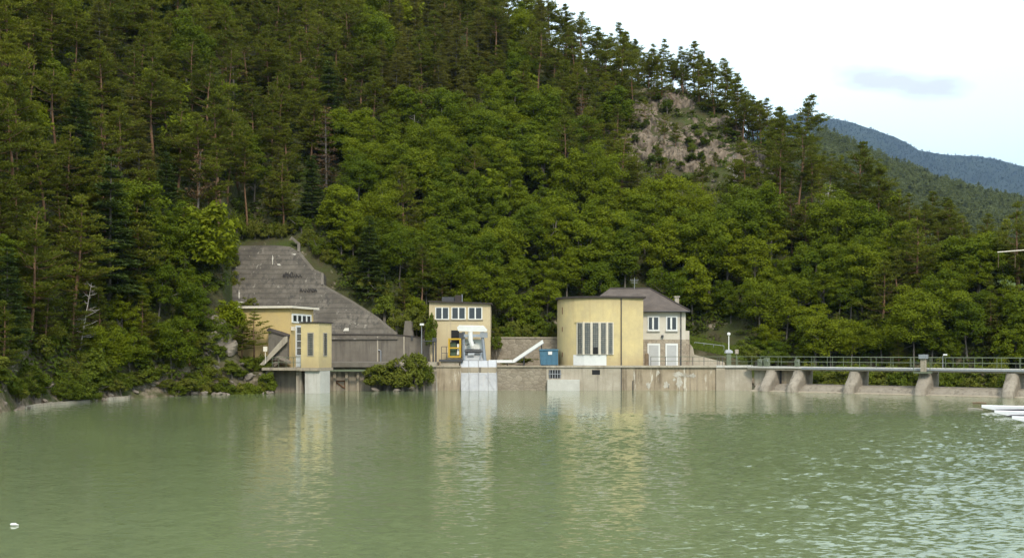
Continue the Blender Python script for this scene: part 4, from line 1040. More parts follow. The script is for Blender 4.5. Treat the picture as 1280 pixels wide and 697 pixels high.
# ------------------------------------------------------------------ rake machine, apron, cage, chute, container
ap = thing('intake_apron', 'pale grey sloping panelled apron running down into the water', 'ramp', (X_(598), QY, 0))
def apq(u, t, o=0):   # t 0 bottom .. 1 top
    Y = 113.0 + 2.0 * t; z = -.6 + (zs(450.5, 115.0) + .6) * t
    return np.array([xs(u, Y), Y, z]) + o * np.array([0, -.87, .45])
for (a, c) in ((575.5, 597.6), (598, 620.5)):
    MB().prism([apq(a + (1 if a < 590 else .5) * 1.0, 0), apq(c + 1, 0), apq(c, .62), apq(a, .62)], (0, 1.1, -.3)).build('panel', M['apron'], ap)
    MB().prism([apq(a, .625), apq(c, .625), apq(c, 1), apq(a, 1)], (0, 1.1, -.3)).build('panel', M['sheet'], ap)
rb_ = MB()
for u in (576, 586, 598, 610, 620.5): rb_.tube([apq(u + .8, 0, .03), apq(u, 1, .03)], .045, 4)
rb_.tube([apq(588, .6, .03), apq(578, .2, .03)], .03, 4); rb_.tube([apq(607, .6, .03), apq(617, .2, .03)], .03, 4)
rb_.build('rib', M['apron'], ap)
ur = MB().prism([(xs(579.5, 115.1), 115.1, zs(450, 115.1)), (xs(605, 115.1), 115.1, zs(450, 115.1)), (xs(603, 116.3), 116.3, zs(434.5, 116.3)), (xs(582, 116.3), 116.3, zs(434.5, 116.3))], (0, .4, -.2)); ur.build('upper_rack', M['apron'], ap)

rk = thing('trash_rake', 'blue-grey trash rake machine with a white canopy above the apron', 'machine', (xs(590, 115.6), 115.6, 2.5))
Yr = 115.4; xr = lambda u: xs(u, Yr); zr = lambda v: zs(v, Yr)
MB().prism([(xr(571.5), Yr - .5, zr(409)), (xr(573.5), Yr - .5, zr(407)), (xr(604), Yr - .5, zr(407.5)), (xr(609), Yr - .5, zr(413)), (xr(608), Yr - .5, zr(414.5)), (xr(573), Yr - .5, zr(413.5))], (0, 1.9, .1)).build('canopy', M['white'], rk)
for (u, dv) in ((579, 0), (602.5, 0)):
    MB().tube([(xr(u + (1 if u < 590 else 3)), Yr - .2, zr(451)), (xr(u), Yr - .2, zr(414.6))], .15, 4).build('post', M['bluesteel'], rk)
    MB().tube([(xr(u + (2 if u < 590 else 4)), Yr + 1.1, zr(451)), (xr(u), Yr + 1.1, zr(414.6))], .13, 4).build('post', M['steel'], rk)
MB().box(xr(576), xr(609), Yr - .35, Yr - .02, zr(421), zr(417.5)).build('crossbeam', M['bluesteel'], rk)
MB().box(xr(574), xr(580), Yr - .4, Yr + .3, zr(423), zr(415.6)).build('gearbox', M['dsteel'], rk)
MB().box(xr(600), xr(609.5), Yr - .4, Yr + .3, zr(421.9), zr(414.9)).build('gearbox', M['steel'], rk)
MB().tube([(xr(588), Yr - .45, zr(414.6)), (xr(588.5), Yr - .5, zr(426)), (xr(590.5), Yr - .5, zr(432))], .26, 8).build('hose', M['white'], rk)
MB().box(xr(580), xr(603), Yr + .5, Yr + .62, zr(436), zr(424)).build('back_plate', M['offwhite'], rk)
MB().tube([(xr(582), Yr - .3, zr(431)), (xr(594), Yr - .3, zr(428))], .06, 5).build('rod', M['dsteel'], rk)
MB().tube([(xr(580), Yr - .1, zr(438.8)), (xr(604), Yr - .1, zr(438.8))], .17, 8).build('drum', M['dsteel'], rk)
MB().box(xr(585), xr(593), Yr - .35, Yr - .25, zr(443.5), zr(441)).build('rake_head', M['sheet'], rk)
MB().tube([(xr(604), Yr - .1, zr(430)), (xr(600), Yr - .25, zr(449))], .07, 5).build('arm', M['bluesteel'], rk)
# cage
cg = thing('operator_cage', 'open yellow steel cage beside the rake machine', 'cage', (xs(568, 115.5), 115.5, 3.3))
ya, yb_ = 114.9, 116.2; cx0, cx1 = xs(560.3, 115), xs(576.2, 115); z0_, z1_ = zs(446.5, 115), zs(422.5, 115)
zm = zs(434.6, 115)
for yq in (ya, yb_):
    f_ = MB()
    f_.box(cx0, cx1, yq, yq + .14, z1_ - .16, z1_); f_.box(cx0, cx1, yq, yq + .14, z0_, z0_ + .16); f_.box(cx0, cx1, yq, yq + .14, zm - .07, zm + .07)
    f_.box(cx0, cx0 + .16, yq + .003, yq + .137, z0_ + .16, z1_ - .16); f_.box(cx1 - .16, cx1, yq + .003, yq + .137, z0_ + .16, z1_ - .16)
    f_.build('frame', M['cageyellow'], cg)
MB().box(cx0, cx1, ya + .15, yb_ - .01, z1_ - .1, z1_ - .02).build('roof', M['cageyellow'], cg); MB().box(cx0, cx1, ya + .15, yb_ - .01, z0_, z0_ + .08).build('floor', M['dsteel'], cg)
MB().box(cx0 + .2, cx0 + .8, ya + .5, yb_ - .2, z0_ + .1, zm + .6).build('cabinet', M['greend'], cg)
MB().box(cx1 - .42, cx1 - .2, ya + .3, yb_ - .3, z0_ + .3, z1_ - .6).build('panel', M['offwhite'], cg)
# platform and rails
pf = thing('work_platform', 'thin dark work platform with railing beside the yellow cage', 'platform', (xs(563, 115), 115, 2.5))
MB().box(xs(549, 115), xs(579, 115), 114.5, 116.4, zs(451.5, 115), zs(449, 115)).build('deck', M['dsteel'], pf)
pr = MB()
for u in (552, 558): pr.tube([(xs(u, 114.6), 114.6, zs(450, 114.6)), (xs(u, 114.6), 114.6, zs(433, 114.6))], .035)
pr.tube([(xs(552, 114.6), 114.6, zs(433, 114.6)), (xs(559.5, 114.6), 114.6, zs(433, 114.6))], .035); pr.tube([(xs(552, 114.6), 114.6, zs(441, 114.6)), (xs(559.5, 114.6), 114.6, zs(441, 114.6))], .03)
pr.build('railing', M['dsteel'], pf)
MB().box(xs(551, 115), xs(574, 115), 114.7, 116.2, 2.46, zs(451.6, 115)).build('plinth', M['conc'], pf)
# gate frame left of the building
gf = MB(); Yg = 115.2
for u in (541.5, 544.8): gf.tube([(xs(u, Yg), Yg, zs(459, Yg)), (xs(u, Yg), Yg, zs(424, Yg))], .09, 5)
gf.box(xs(540.5, Yg), xs(546, Yg), Yg - .12, Yg + .12, zs(427, Yg), zs(422, Yg)); gf.box(xs(528, Yg), xs(542, Yg), Yg - .05, Yg + .05, zs(426.6, Yg), zs(425.4, Yg)); gf.box(xs(541, Yg), xs(547, Yg), Yg - .2, Yg + .2, zs(462, Yg), zs(458.5, Yg))
gf.build('hoist_frame', M['dsteel'], label='slim dark steel hoist frame at the corner of the quay', category='frame')
# lamp post by retaining wall
lp = thing('lamp_post', 'slim grey lamp post with white head in front of the retaining wall', 'lamp', (xs(527, 117), 117, 2.7))
MB().tube([(xs(527, 117), 117, 2.7), (xs(527, 117), 117, zs(406, 117))], [.07, .045], 6).build('pole', M['steel'], lp)
MB().box(xs(525, 117), xs(530, 117), 116.8, 117.2, zs(406.5, 117), zs(404, 117)).build('lamp_head', M['white'], lp)
# chute
ch = thing('waste_chute', 'long white chute rising from the rake machine to the blue container', 'chute', (xs(640, 116.4), 116.4, 2.5))
Yc = 116.4
MB().box(xs(611, Yc), xs(640.5, Yc), Yc - .3, Yc + .3, zs(453, Yc), zs(449.6, Yc)).build('flat_run', M['white'], ch)
MB().prism([(xs(640.5, Yc), Yc - .3, zs(453, Yc)), (xs(643, Yc), Yc - .3, zs(453, Yc)), (xs(679.5, Yc), Yc - .3, zs(428.5, Yc)), (xs(678, Yc), Yc - .3, zs(424.5, Yc)), (xs(641, Yc), Yc - .3, zs(449.4, Yc))], (0, .6, 0)).build('inclined_run', M['white'], ch)
MB().prism([(xs(643, Yc), Yc - .32, zs(453.4, Yc)), (xs(680, Yc), Yc - .32, zs(428.8, Yc)), (xs(680, Yc), Yc - .32, zs(427.9, Yc)), (xs(643, Yc), Yc - .32, zs(452.4, Yc))], (0, .64, 0)).build('side_rail', M['steel'], ch)
for u, v in ((655, 445), (677, 430)): MB().tube([(xs(u, Yc), Yc + .15, 2.45), (xs(u, Yc), Yc + .15, zs(v, Yc))], .06, 5).build('support', M['dsteel'], ch)
ct = thing('container', 'blue steel waste skip with white label beside the curved tower', 'container', (xs(686, 116.2), 116.2, 2.5))
cxa, cxb = xs(674.5, 116), xs(697.5, 116)
MB().prism([(cxa + .12, 115.8, 2.62), (cxb, 115.8, 2.62), (cxb, 115.8, zs(436.5, 116)), (cxa, 115.8, zs(436.5, 116))], (0, 2.0, 0)).build('body', M['blue'], ct)
rb2 = MB()
for k in range(4): xk = cxa + .25 + k * .5; rb2.box(xk, xk + .09, 115.73, 115.797, 2.68, zs(438.4, 116))
rb2.box(cxa - .05, cxb + .04, 115.7, 115.797, zs(438, 116), zs(436.0, 116)); rb2.build('rib', M['blue'], ct)
MB().box(cxa + .9, cxa + 1.32, 115.70, 115.725, zs(443, 116), zs(439, 116)).build('label_plate', M['white'], ct)
MB().box(cxa + .2, cxb - .1, 115.85, 117.6, 2.47, 2.615).build('skid', M['dsteel'], ct)
# railing behind the chute
# ------------------------------------------------------------------ curved tower
tw_ = thing('curved_tower', 'tall yellow tower with curved front and five strip windows beside the grey-roofed house', 'building', (X_(750), QY + .2, 2.5))
zt = zs(372.5, 114.6); zb = 2.56
xa, xb_, xc = xs(697.5, 118.6), xs(776.5, 114.7), xs(804, 115.2)
xm = xs(757, 114.0); arc = []
for k in range(29):
    th = math.pi * .5 * k / 22
    if k <= 22: arc.append((xm - (xm - xa) * math.cos(th) ** .9, 118.6 - 4.5 * math.sin(th) ** .9))
    else:
        t = (k - 22) / 6; arc.append((xm + (xb_ - xm) * t, 114.1 + .6 * t * t))
plan = arc + [(xc, 115.2), (xc, 117.4), (7.9, 117.4), (7.9, 120.5), (xa, 120.5)]
MB().col(plan, zb, zt).build('wall', M['yellow'], tw_)
roofp = []
for i, (x, y) in enumerate(arc):
    (x0_, y0_), (x1_, y1_) = arc[max(0, i - 1)], arc[min(28, i + 1)]; n_ = np.array([y1_ - y0_, -(x1_ - x0_)]); n_ = n_ / np.linalg.norm(n_) * .22
    roofp.append((x + n_[0], y + n_[1]))
roofp += [(xc + .25, 114.92), (xc + .25, 117.42), (7.95, 117.42), (7.95, 120.6), (xa - .2, 120.6)]
MB().col(roofp, zt + .004, zt + .20).build('roof', M['felt'], tw_)
def arcpt(u, out=0.):
    """point on the curved front seen at column u"""
    for i in range(28):
        (xA, yA), (xB, yB) = arc[i], arc[i + 1]; uA, uB = 640 + F * xA / yA, 640 + F * xB / yB
        if uA <= u <= uB:
            t = (u - uA) / (uB - uA); n = np.array([yB - yA, -(xB - xA)]); n /= np.linalg.norm(n)
            return np.array([xA + (xB - xA) * t, yA + (yB - yA) * t]) + n * out
def strip(u0, u1, z0, z1, o0, o1):
    b = MB(); us = np.linspace(u0, u1, 4)
    P = [arcpt(u, o1) for u in us] + [arcpt(u, o0) for u in us[::-1]]
    return b.col([tuple(p) for p in P], z0, z1)
zw0, zw1 = zs(443, 114), zs(402.5, 114)
for k, (a, c) in enumerate(((722.6, 728.4), (731.2, 738.0), (741.0, 748.0), (751.0, 757.2), (760.2, 765.2))):
    w = strip(a - 1.2, c + 1.2, zw0, zw1, .01, .12).build('window', M['whiteedge'], tw_)
    strip(a, c, zw0 + .05, zw1 - .06, .10, .135).build('pane', M['glassb'], w)
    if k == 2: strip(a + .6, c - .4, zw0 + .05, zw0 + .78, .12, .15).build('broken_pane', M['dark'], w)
strip(719.5, 729.3, zw1 + .003, zw1 + .12, .01, .15).build('lintel', M['yellow'], tw_)
for (a, c) in ((729.4, 730.2), (739.1, 740.0), (749.1, 750.0), (758.3, 759.1)): strip(a, c, zw0, zw1 + .05, .01, .24).build('mullion', M['whiteedge'], tw_)
strip(717, 758, zs(457, 114) + .05, zw0 - .02, .012, .05).build('white_panel', M['white'], tw_, label='freshly painted white patch under the windows')
p = arcpt(776.4, .02); MB().tube([(xb_, 114.62, zb), (xb_, 114.62, zt)], .06, 6).build('drainpipe', M['dsteel'], tw_)
for (v0, v1) in ((383, 392), (408, 414), (440, 446)): strip(702.5, 703.4, zs(v1, 115), zs(v0, 115), .002, .014).build('crack', M['rust'], tw_)
MB().box(xa + .8, xa + 2.4, 116.9, 117.3, zt + .2, zt + .28).build('flashing', M['felt'], tw_)

# ------------------------------------------------------------------ house
Yh = 117.5; hx = lambda u: xs(u, Yh); hz = lambda v: zs(v, Yh)
ho = thing('house', 'two-storey cream house with dark grey-brown hipped roof behind the curved tower', 'building', (hx(830), Yh, 2.5))
hx0, hx1 = 8.0, hx(857)
MB().box(hx0, hx1, Yh, 125.5, hz(424) + .003, hz(389.5)).build('upper_wall', M['house'], ho)
MB().box(hx0, hx1 + .02, Yh - .06, 125.52, 2.4, hz(424)).build('stone_base', M['stone2'], ho)
MB().box(hx1 + .025, hx(863.2), Yh + .8, 123, hz(424) + .003, hz(413)).build('annex', M['house'], ho)
MB().box(hx1 + .025, hx(863.4), Yh + .75, 123, 2.4, hz(424)).build('annex_base', M['stone2'], ho)
ex0, ex1, ey0, ey1, ez = 7.3, xs(862.5, 117), 116.95, 126.1, hz(388.6)
rz_ = zs(360.5, 121.5); rx0, rx1 = xs(762, 121.5), xs(812, 121.5)
rf = MB().add([(ex0, ey0, ez), (ex1, ey0, ez), (ex1, ey1, ez), (ex0, ey1, ez), (rx0, 121.5, rz_), (rx1, 121.5, rz_), (ex0, ey0, ez - .12), (ex1, ey0, ez - .12), (ex1, ey1, ez - .12), (ex0, ey1, ez - .12)],
              [(0, 1, 5, 4), (1, 2, 5), (2, 3, 4, 5), (3, 0, 4), (6, 7, 1, 0), (7, 8, 2, 1), (8, 9, 3, 2), (9, 6, 0, 3), (9, 8, 7, 6)])
roof = rf.build('roof', M['roof'], ho)
MB().tube([(rx0, 121.5, rz_ + .03), (rx1, 121.5, rz_ + .03), (ex1, ey0, ez + .05)], .09, 5).build('ridge_cap', M['felt'], roof)
cm = MB(); p = at(846, 380, 119.5); cm.box(p[0] - .22, p[0] + .22, 119.3, 119.8, zs(384, 119.5), zs(371.5, 119.5)); cm.box(p[0] - .3, p[0] + .3, 119.2, 119.9, zs(371.5, 119.5), zs(370, 119.5)); cm.build('chimney', M['conc_l'], roof)
MB().tube([(ex0, ey0 - .05, ez - .06), (ex1, ey0 - .05, ez - .06)], .07, 6).build('gutter', M['dsteel'], roof)
an = MB(); p = at(793, 361, 121.4); an.tube([(p[0], 121.4, p[2] - .2), (p[0], 121.4, zs(347, 121.4))], .03, 5)
for v, l in ((349.5, .5), (351.5, .42), (353.5, .34)): an.tube([(p[0] - l, 121.4, zs(v, 121.4)), (p[0] + l, 121.4, zs(v, 121.4))], .018, 4)
an.build('antenna', M['steel'], roof)
for (u0, u1) in ((811, 822.6), (834, 845)):
    a, c = hx(u0), hx(u1); z1w, z0w = hz(396.5), hz(411.5)
    w = MB().box(a - .14, c + .14, Yh - .07, Yh - .003, z0w - .14, z1w + .14).build('window', M['white'], ho)
    m_ = (a + c) / 2
    MB().box(a, m_ - .05, Yh - .09, Yh - .06, z0w, z1w).build('pane', M['glass'], w); MB().box(m_ + .05, c, Yh - .09, Yh - .06, z0w, z1w).build('pane', M['glass'], w)
    MB().box(m_ - .15, m_ - .05 + .06, Yh - .1, Yh - .065, z0w + .05, z1w - .05).build('curtain', M['offwhite'], w)
    MB().box(a - .2, c + .2, Yh - .2, Yh - .003, z0w - .24, z0w - .145).build('sill', M['conc_w'], w)
for (u0, u1) in ((811, 823), (833.5, 845.3)):
    a, c = hx(u0), hx(u1)
    d = MB().box(a - .16, c + .16, Yh - .13, Yh - .063, 2.48, hz(429) + .0).build('door', M['white'], ho)
    MB().box(a, c, Yh - .15, Yh - .1, 2.5, hz(431.2)).build('shutter', M['shutter'], d)
MB().tube([(hx(851), Yh - .12, 2.5), (hx(851), Yh - .12, hz(389))], .06, 6).build('drainpipe', M['dsteel'], ho)
MB().box(hx(826.5), hx(829), Yh - .3, Yh - .06, hz(422), hz(418.5)).build('wall_lamp', M['dsteel'], ho)
# olive bollard beside tower
bo = MB(); p = at(808.5, 457, 114.8); bo.tube([(p[0], 114.9, 2.5), (p[0], 114.9, zs(442.5, 114.9)), (p[0], 114.9, zs(441, 114.9))], [.24, .22, .12], 8); bo.build('winch_post', M['brownw'], label='stout brownish winch post at the corner of the curved tower', category='post')
# quay railing
qr = thing('quay_railing', 'thin dark railing along the quay in front of the house doors', 'railing', (X_(870), QY + .3, 2.55))
Yq = QY + .35
for i, u in enumerate((813.5, 832, 850, 866, 880, 896.5, 899, 903)): MB().tube([(xs(u, Yq), Yq, 2.5), (xs(u, Yq), Yq, zs(445.5, Yq))], .03, 5).build('post', M['dsteel'], qr)
MB().tube([(xs(813.5, Yq), Yq, zs(445.5, Yq)), (xs(925, Yq), Yq, zs(445.5, Yq))], .028, 5).build('rail', M['green'], qr); MB().tube([(xs(813.5, Yq), Yq, zs(451, Yq)), (xs(925, Yq), Yq, zs(451, Yq))], .022, 5).build('rail', M['green'], qr)
# wedge wall, grass bank and handrail beside the house
ww = MB().prism([(xs(862, 119.4), 119.4, 2.4), (xs(906, 119.4), 119.4, 2.4), (xs(906, 119.4), 119.4, zs(452.5, 119.4)), (xs(868, 119.4), 119.4, zs(443, 119.4)), (xs(866, 119.4), 119.4, zs(434, 119.4)), (xs(863, 119.4), 119.4, zs(430, 119.4))], (0, .5, 0))
ww.build('wedge_wall', M['conc_l'], label='pale wedge-shaped stair wall sloping down beside the house', category='wall')
MB().prism([(xs(866, 120.5), 120.5, 2.0), (xs(935, 120.5), 120.5, 2.0), (xs(935, 120.5), 120.5, 2.9), (xs(866, 120.5), 120.5, 4.3)], (0, 8, 1.8)).build('bank', M['terrain'], kind='structure')
def grass():
    g = np.random.default_rng(4); n = 9000; a = g.random(n); b = g.random(n)
    x = xs(866, 120.5) + a * (xs(935, 120.5) - xs(866, 120.5)); y = 120.4 + b * 7; z = 4.3 - 1.4 * a + b * 7 / 8 * 1.8
    D = nrm(np.stack([g.normal(size=n) * .35, g.normal(size=n) * .35, np.ones(n)], 1))
    V, Q = blades(np.stack([x, y, z], 1), D, g.uniform(.15, .4, n), np.full(n, .03), g)
    link('grass', np_mesh('grass', V, Q), M['grassm'], label='bright grass on the sloping bank beside the house', category='grass', kind='stuff')
grass()
hr = thing('handrail', 'thin grey handrail on the grass bank beside the house', 'railing', (xs(880, 123), 123, 4.8))
zhr = lambda u: zs(427.5 + (u - 868) * .12, 123)
MB().tube([(xs(868, 123), 123, zhr(868)), (xs(905, 123), 123, zhr(905))], .03, 5).build('rail', M['steel'], hr)
for u in (868, 880, 892, 905): MB().tube([(xs(u, 123), 123, zhr(u) - 1.1), (xs(u, 123), 123, zhr(u))], .03, 5).build('post', M['steel'], hr)
# globe lamp and box
gl = thing('globe_lamp', 'white globe lamp on a pale post with a hooded box at the quay end', 'lamp', (xs(911, 115.2), 115.2, 2.5))
xg = xs(911, 115.2)
MB().tube([(xg, 115.2, 2.5), (xg, 115.2, zs(419, 115.2))], [.07, .045], 6).build('pole', M['offwhite'], gl)
MB().ball((xg, 115.2, zs(417.3, 115.2)), .17, 10, 8).build('globe', M['globe'], gl, smooth=True)
MB().prism([(xs(906.5, 115), 114.9, zs(441, 115)), (xs(916, 115), 114.9, zs(441, 115)), (xs(915.5, 115), 114.9, zs(438.5, 115)), (xs(913, 115), 114.9, zs(436.8, 115)), (xs(909, 115), 114.9, zs(436.8, 115)), (xs(907, 115), 114.9, zs(438.5, 115))], (0, .6, 0)).build('hood', M['sheet'], gl)
MB().box(xs(908.5, 115), xs(914, 115), 115.0, 115.4, 2.5, zs(441.2, 115)).build('cabinet', M['green'], gl)
sb = thing('switch_box', 'pale grey switch box on a short post beside the globe lamp', 'box', (xs(921, 115.2), 115.2, 2.5))
MB().box(xs(919.2, 115), xs(923.2, 115), 115, 115.35, zs(442, 115), zs(436.5, 115)).build('box', M['conc_l'], sb); MB().tube([(xs(921, 115), 115.2, 2.5), (xs(921, 115), 115.2, zs(442, 115))], .06, 5).build('post', M['green'], sb)

# ------------------------------------------------------------------ weir and bridge
A = np.array([X_(940), QY + .1]); B = np.array([xs(1280, 98), 98.0]); wd = (B - A) / np.linalg.norm(B - A); wn = np.array([wd[1], -wd[0]])   # wn points upstream (towards the lake)
if wn[1] > 0: wn = -wn
WF = (A, wd, wn)
def wq(t, n, z): p = A + wd * t + wn * n; return (p[0], p[1], z)
def tcol(u):
    k = (u - 640) / F; return (k * A[1] - A[0]) / (wd[0] - k * wd[1])
L = 60.0
we = thing('weir', 'low rounded concrete weir sill running across under the footbridge', 'weir', wq(14, 0, 0))
prof = [(2.0, -1.5), (1.7, -.3), (1.35, .28), (.9, .62), (.3, .76), (-1.2, .76), (-1.6, .3), (-2.2, -1.5)]
w0 = tcol(950)
MB().prism([wq(w0, n, z) for n, z in prof], (wd[0] * (L - w0), wd[1] * (L - w0), 0)).build('sill', M['weir'], we)
ap2 = MB()
MB().prism([wq(w0, n, z) for n, z in ((2.6, -1.5), (2.5, .05), (1.6, .14), (1.6, -1.5))], (wd[0] * (L - w0), wd[1] * (L - w0), 0)).build('toe', M['conc'], we)
pier_no = 0
for i, u in enumerate((968, 1002, 1072, 1160, 1268, 1395, 1560)):
    t = tcol(u); wp_ = .58; b = MB(); rings = []
    for z, nose in ((-1.4, 3.2), (.1, 3.05), (.6, 2.75), (1.1, 2.1), (1.55, 1.55), (1.95, 1.25), (2.14, 1.15)):
        half = wp_ * (1.0 if z > 1.0 else .9); R_ = []
        for a in np.linspace(-90, 90, 9):
            R_.append(wq(t + half * math.sin(math.radians(a)), nose - half + half * math.cos(math.radians(a)) * 1.0, z))
        R_ += [wq(t + half, -1.5, z), wq(t - half, -1.5, z)]
        rings.append(R_)
    n_ = len(rings[0]); V = [p for r in rings for p in r]
    fs = [(j * n_ + k, j * n_ + (k + 1) % n_, (j + 1) * n_ + (k + 1) % n_, (j + 1) * n_ + k) for j in range(len(rings) - 1) for k in range(n_)] + [tuple(range(n_ - 1, -1, -1)), tuple((len(rings) - 1) * n_ + k for k in range(n_))]
    b.add(V, fs).build('bridge_pier', M['weir'], label=['pale pier with flaring nose against the end of the quay', 'pale pier with flaring nose at the start of the open weir', 'pale pier with curved nose under the third stretch of deck', 'pale pier with curved nose below the gauge post', 'rounded pale pier near the white hulls', 'outer pier beyond the white hulls', 'outermost pier of the footbridge'][i], category='pier', group='piers of the footbridge')
wing = thing('wing_wall', 'brownish wing wall and dark sluice door between the first two piers', 'wall', wq(tcol(985), -.6, 0))
ta, tb2 = tcol(944), tcol(1001)
MB().obox(WF, ta, tcol(974), -1.4, .2, .5, 2.12).build('panel', M['conc_l'], wing); MB().obox(WF, tcol(974), tcol(977.5), -1.3, -.1, .5, 2.12).build('sluice_door', M['dsteel'], wing)
MB().obox(WF, tcol(977.5), tb2 - .6, -1.4, .1, .5, 2.12).build('panel', M['quay'], wing)
br = thing('footbridge', 'long narrow footbridge deck carried on pale piers over the weir', 'bridge', wq(14, 0, 2.15))
MB().obox(WF, tcol(940), L, -1.2, 1.0, 2.16, 2.36).build('beam', M['conc'], br)
MB().obox(WF, tcol(940), L, -1.3, 1.12, 2.364, 2.52).build('deck', M['conc_w'], br)
MB().obox(WF, tcol(1008), L, 1.125, 1.2, 2.30, 2.46).build('cable_tray', M['steel'], br)
ra = thing('bridge_railing', 'green-grey post and rail railing along the near edge of the footbridge', 'railing', wq(14, 1, 2.52))
rb3 = thing('bridge_railing', 'green-grey railing along the far edge of the footbridge', 'railing', wq(14, -1.1, 2.52))
for r_, n, m_ in ((ra, .98, M['green']), (rb3, -1.15, M['green'])):
    t = tcol(927 if n > 0 else 945); k = 0
    t_a = t
    while t < L - 1:
        MB().tube([wq(t, n, 2.52), wq(t, n, 3.52)], .027, 4).build('post', m_, r_); t += 1.62 if n > 0 else 1.95
    for z, rad in ((3.53, .03), (3.02, .02)): MB().tube([wq(t_a, n, z), wq(t, n, z)], rad, 5).build('rail', m_, r_)
gp = thing('gauge_post', 'concrete post with grey box cap standing on the footbridge over a pier', 'post', wq(tcol(1160), .7, 2.5))
t = tcol(1160)
MB().obox(WF, t - .22, t + .22, 1.2, 1.6, 2.2, 3.42).build('post', M['conc'], gp); MB().obox(WF, t - .34, t + .34, 1.05, 1.75, 3.43, 3.82).build('cap_box', M['steel'], gp)
MB().obox(WF, t - .75, t + .75, 1.21, 1.95, 2.05, 2.19).build('platform', M['green'], gp)
gr_ = MB()
for s in (-.75, .75): gr_.tube([wq(t + s, 1.9, 2.2), wq(t + s, 1.9, 3.5)], .035, 4)
gr_.build('guard', M['green'], gp)
bl_ = thing('bridge_lamp', 'small pale box lamp on a bent pole on the footbridge', 'lamp', wq(tcol(1175), -.9, 2.5))
MB().tube([wq(tcol(1175), -.9, 2.52), wq(tcol(1175), -.9, 3.7), wq(tcol(1178), -.9, 3.8)], .035, 5).build('pole', M['steel'], bl_); MB().obox(WF, tcol(1176), tcol(1180), -1.05, -.75, 3.72, 3.86).build('lamp_head', M['offwhite'], bl_)
for (u, lab, w, h) in ((952, 'bent green hand winch on the deck by the first pier', .5, .75), (960, 'green winch cabinet beside the hand winch', .55, .85), (998, 'narrow green cabinet by the second pier', .42, .75)):
    t = tcol(u); o = thing('sluice_winch', lab, 'winch', wq(t, .3, 2.52), 'sluice winches on the footbridge')
    MB().obox(WF, t - w / 2, t + w / 2, .05, .55, 2.53, 2.53 + h).build('housing', M['green'], o, bevel=.05); MB().tube([wq(t, .6, 2.53 + h * .7), wq(t + .3, .75, 2.53 + h * .8), wq(t + .3, .75, 2.53 + h * .55)], .03, 5).build('crank', M['steel'], o)

# ------------------------------------------------------------------ boats and floating bits
def hull(u, v, length, label, h=.34, w=.75, ang=0.06, m='hull'):
    Y = F * HC / (v - VH); p = (xs(u, Y), Y)
    root = thing('rowing_boat', label, 'boat', (p[0], p[1], 0), 'white hulls moored by the bridge')
    ca, sa = math.cos(ang), math.sin(ang); rings = []
    for t in np.linspace(0, 1, 13):
        wv = w * .5 * min(1, (t * 2.6) ** .75) if t < .6 else w * .5 * (1 if t < .8 else 1 - (t - .8) * 1.5)
        wv = max(wv, .02); top = h + .12 * (1 - t) ** 3
        R_ = [(-wv, top), (-wv * .8, top + .03), (wv * .8, top + .03), (wv, top), (wv * .75, -.05 + .3 * max(0, 1 - t * 5)), (0, -.12 + .36 * max(0, 1 - t * 5)), (-wv * .75, -.05 + .3 * max(0, 1 - t * 5))]
        rings.append([(p[0] + t * length * ca - y * sa, p[1] + t * length * sa + y * ca, z) for y, z in R_])
    n_ = 7; V = [q for r in rings for q in r]
    fs = [(j * n_ + k, j * n_ + (k + 1) % n_, (j + 1) * n_ + (k + 1) % n_, (j + 1) * n_ + k) for j in range(12) for k in range(n_)] + [tuple(range(n_ - 1, -1, -1)), tuple(12 * n_ + k for k in range(n_))]
    MB().add(V, fs).build('hull', M['hull'], root)
    MB().prism([(p[0] + .5 * ca, p[1] + .5 * sa - w * .42, .02), (p[0] + length * ca, p[1] + length * sa - w * .42 - .01, .02), (p[0] + length * ca, p[1] + length * sa - w * .52, h * .55), (p[0] + .9 * ca, p[1] + .9 * sa - w * .5, h * .5)], (0, -.02, 0)).build('dark_strake', M['hulld'], root)
hull(1227, 513.5, 7.5, 'white pointed hull moored farthest out beneath the last visible pier', .30, .8)
hull(1243, 520.5, 7.0, 'white pointed hull moored between the two other hulls', .28, .8)
hull(1265, 528.5, 6.5, 'white pointed hull moored nearest, lowest of the three', .28, .8)
for (u0, u1, v, m, lab) in ((1217, 1231, 504, 'brownw', 'dark brown log floating beyond the white hulls'), (1211, 1226, 511.5, 'deadwood', 'thin pale pole floating beside the white hulls')):
    Y = F * HC / (v - VH); MB().tube([(xs(u0, Y), Y + .2, .03), (xs((u0 + u1) / 2, Y), Y, .06), (xs(u1, Y), Y - .3, .02)], .09 if m == 'brownw' else .05, 6).build('driftwood', M[m], label=lab, category='wood')
Y = F * HC / (656.5 - VH); p = (xs(18, Y), Y)
fl = MB(); fl.tube([(p[0] - .1, Y, .03), (p[0] - .06, Y, .035), (p[0] + .03, Y, .035), (p[0] + .07, Y + .01, .02), (p[0] + .1, Y + .01, .02)], [.02, .035, .035, .014, .014], 8)
fl.build('bottle', M['white'], label='small white plastic bottle floating alone on the open water', category='bottle')
# road barrier high on the slope at right
gu = thing('guard_rail', 'pale guard rail with posts among the trees above the bridge end', 'barrier', (xs(1265, 118), 118, zs(315, 118)))
Yb = 116.0
MB().prism([(xs(1247, Yb), Yb, zs(315.5, Yb)), (xs(1330, Yb), Yb - 1, zs(309.6, Yb)), (xs(1330, Yb), Yb - 1, zs(308.5, Yb)), (xs(1247, Yb), Yb, zs(314.4, Yb))], (0, .1, 0)).build('rail', M['whiteedge'], gu)
for u in (1249, 1270, 1291, 1312): MB().tube([(xs(u, Yb), Yb + .2, zs(334, Yb)), (xs(u, Yb), Yb + .2, zs(314, Yb))], .028, 5).build('post', M['brownw'], gu)
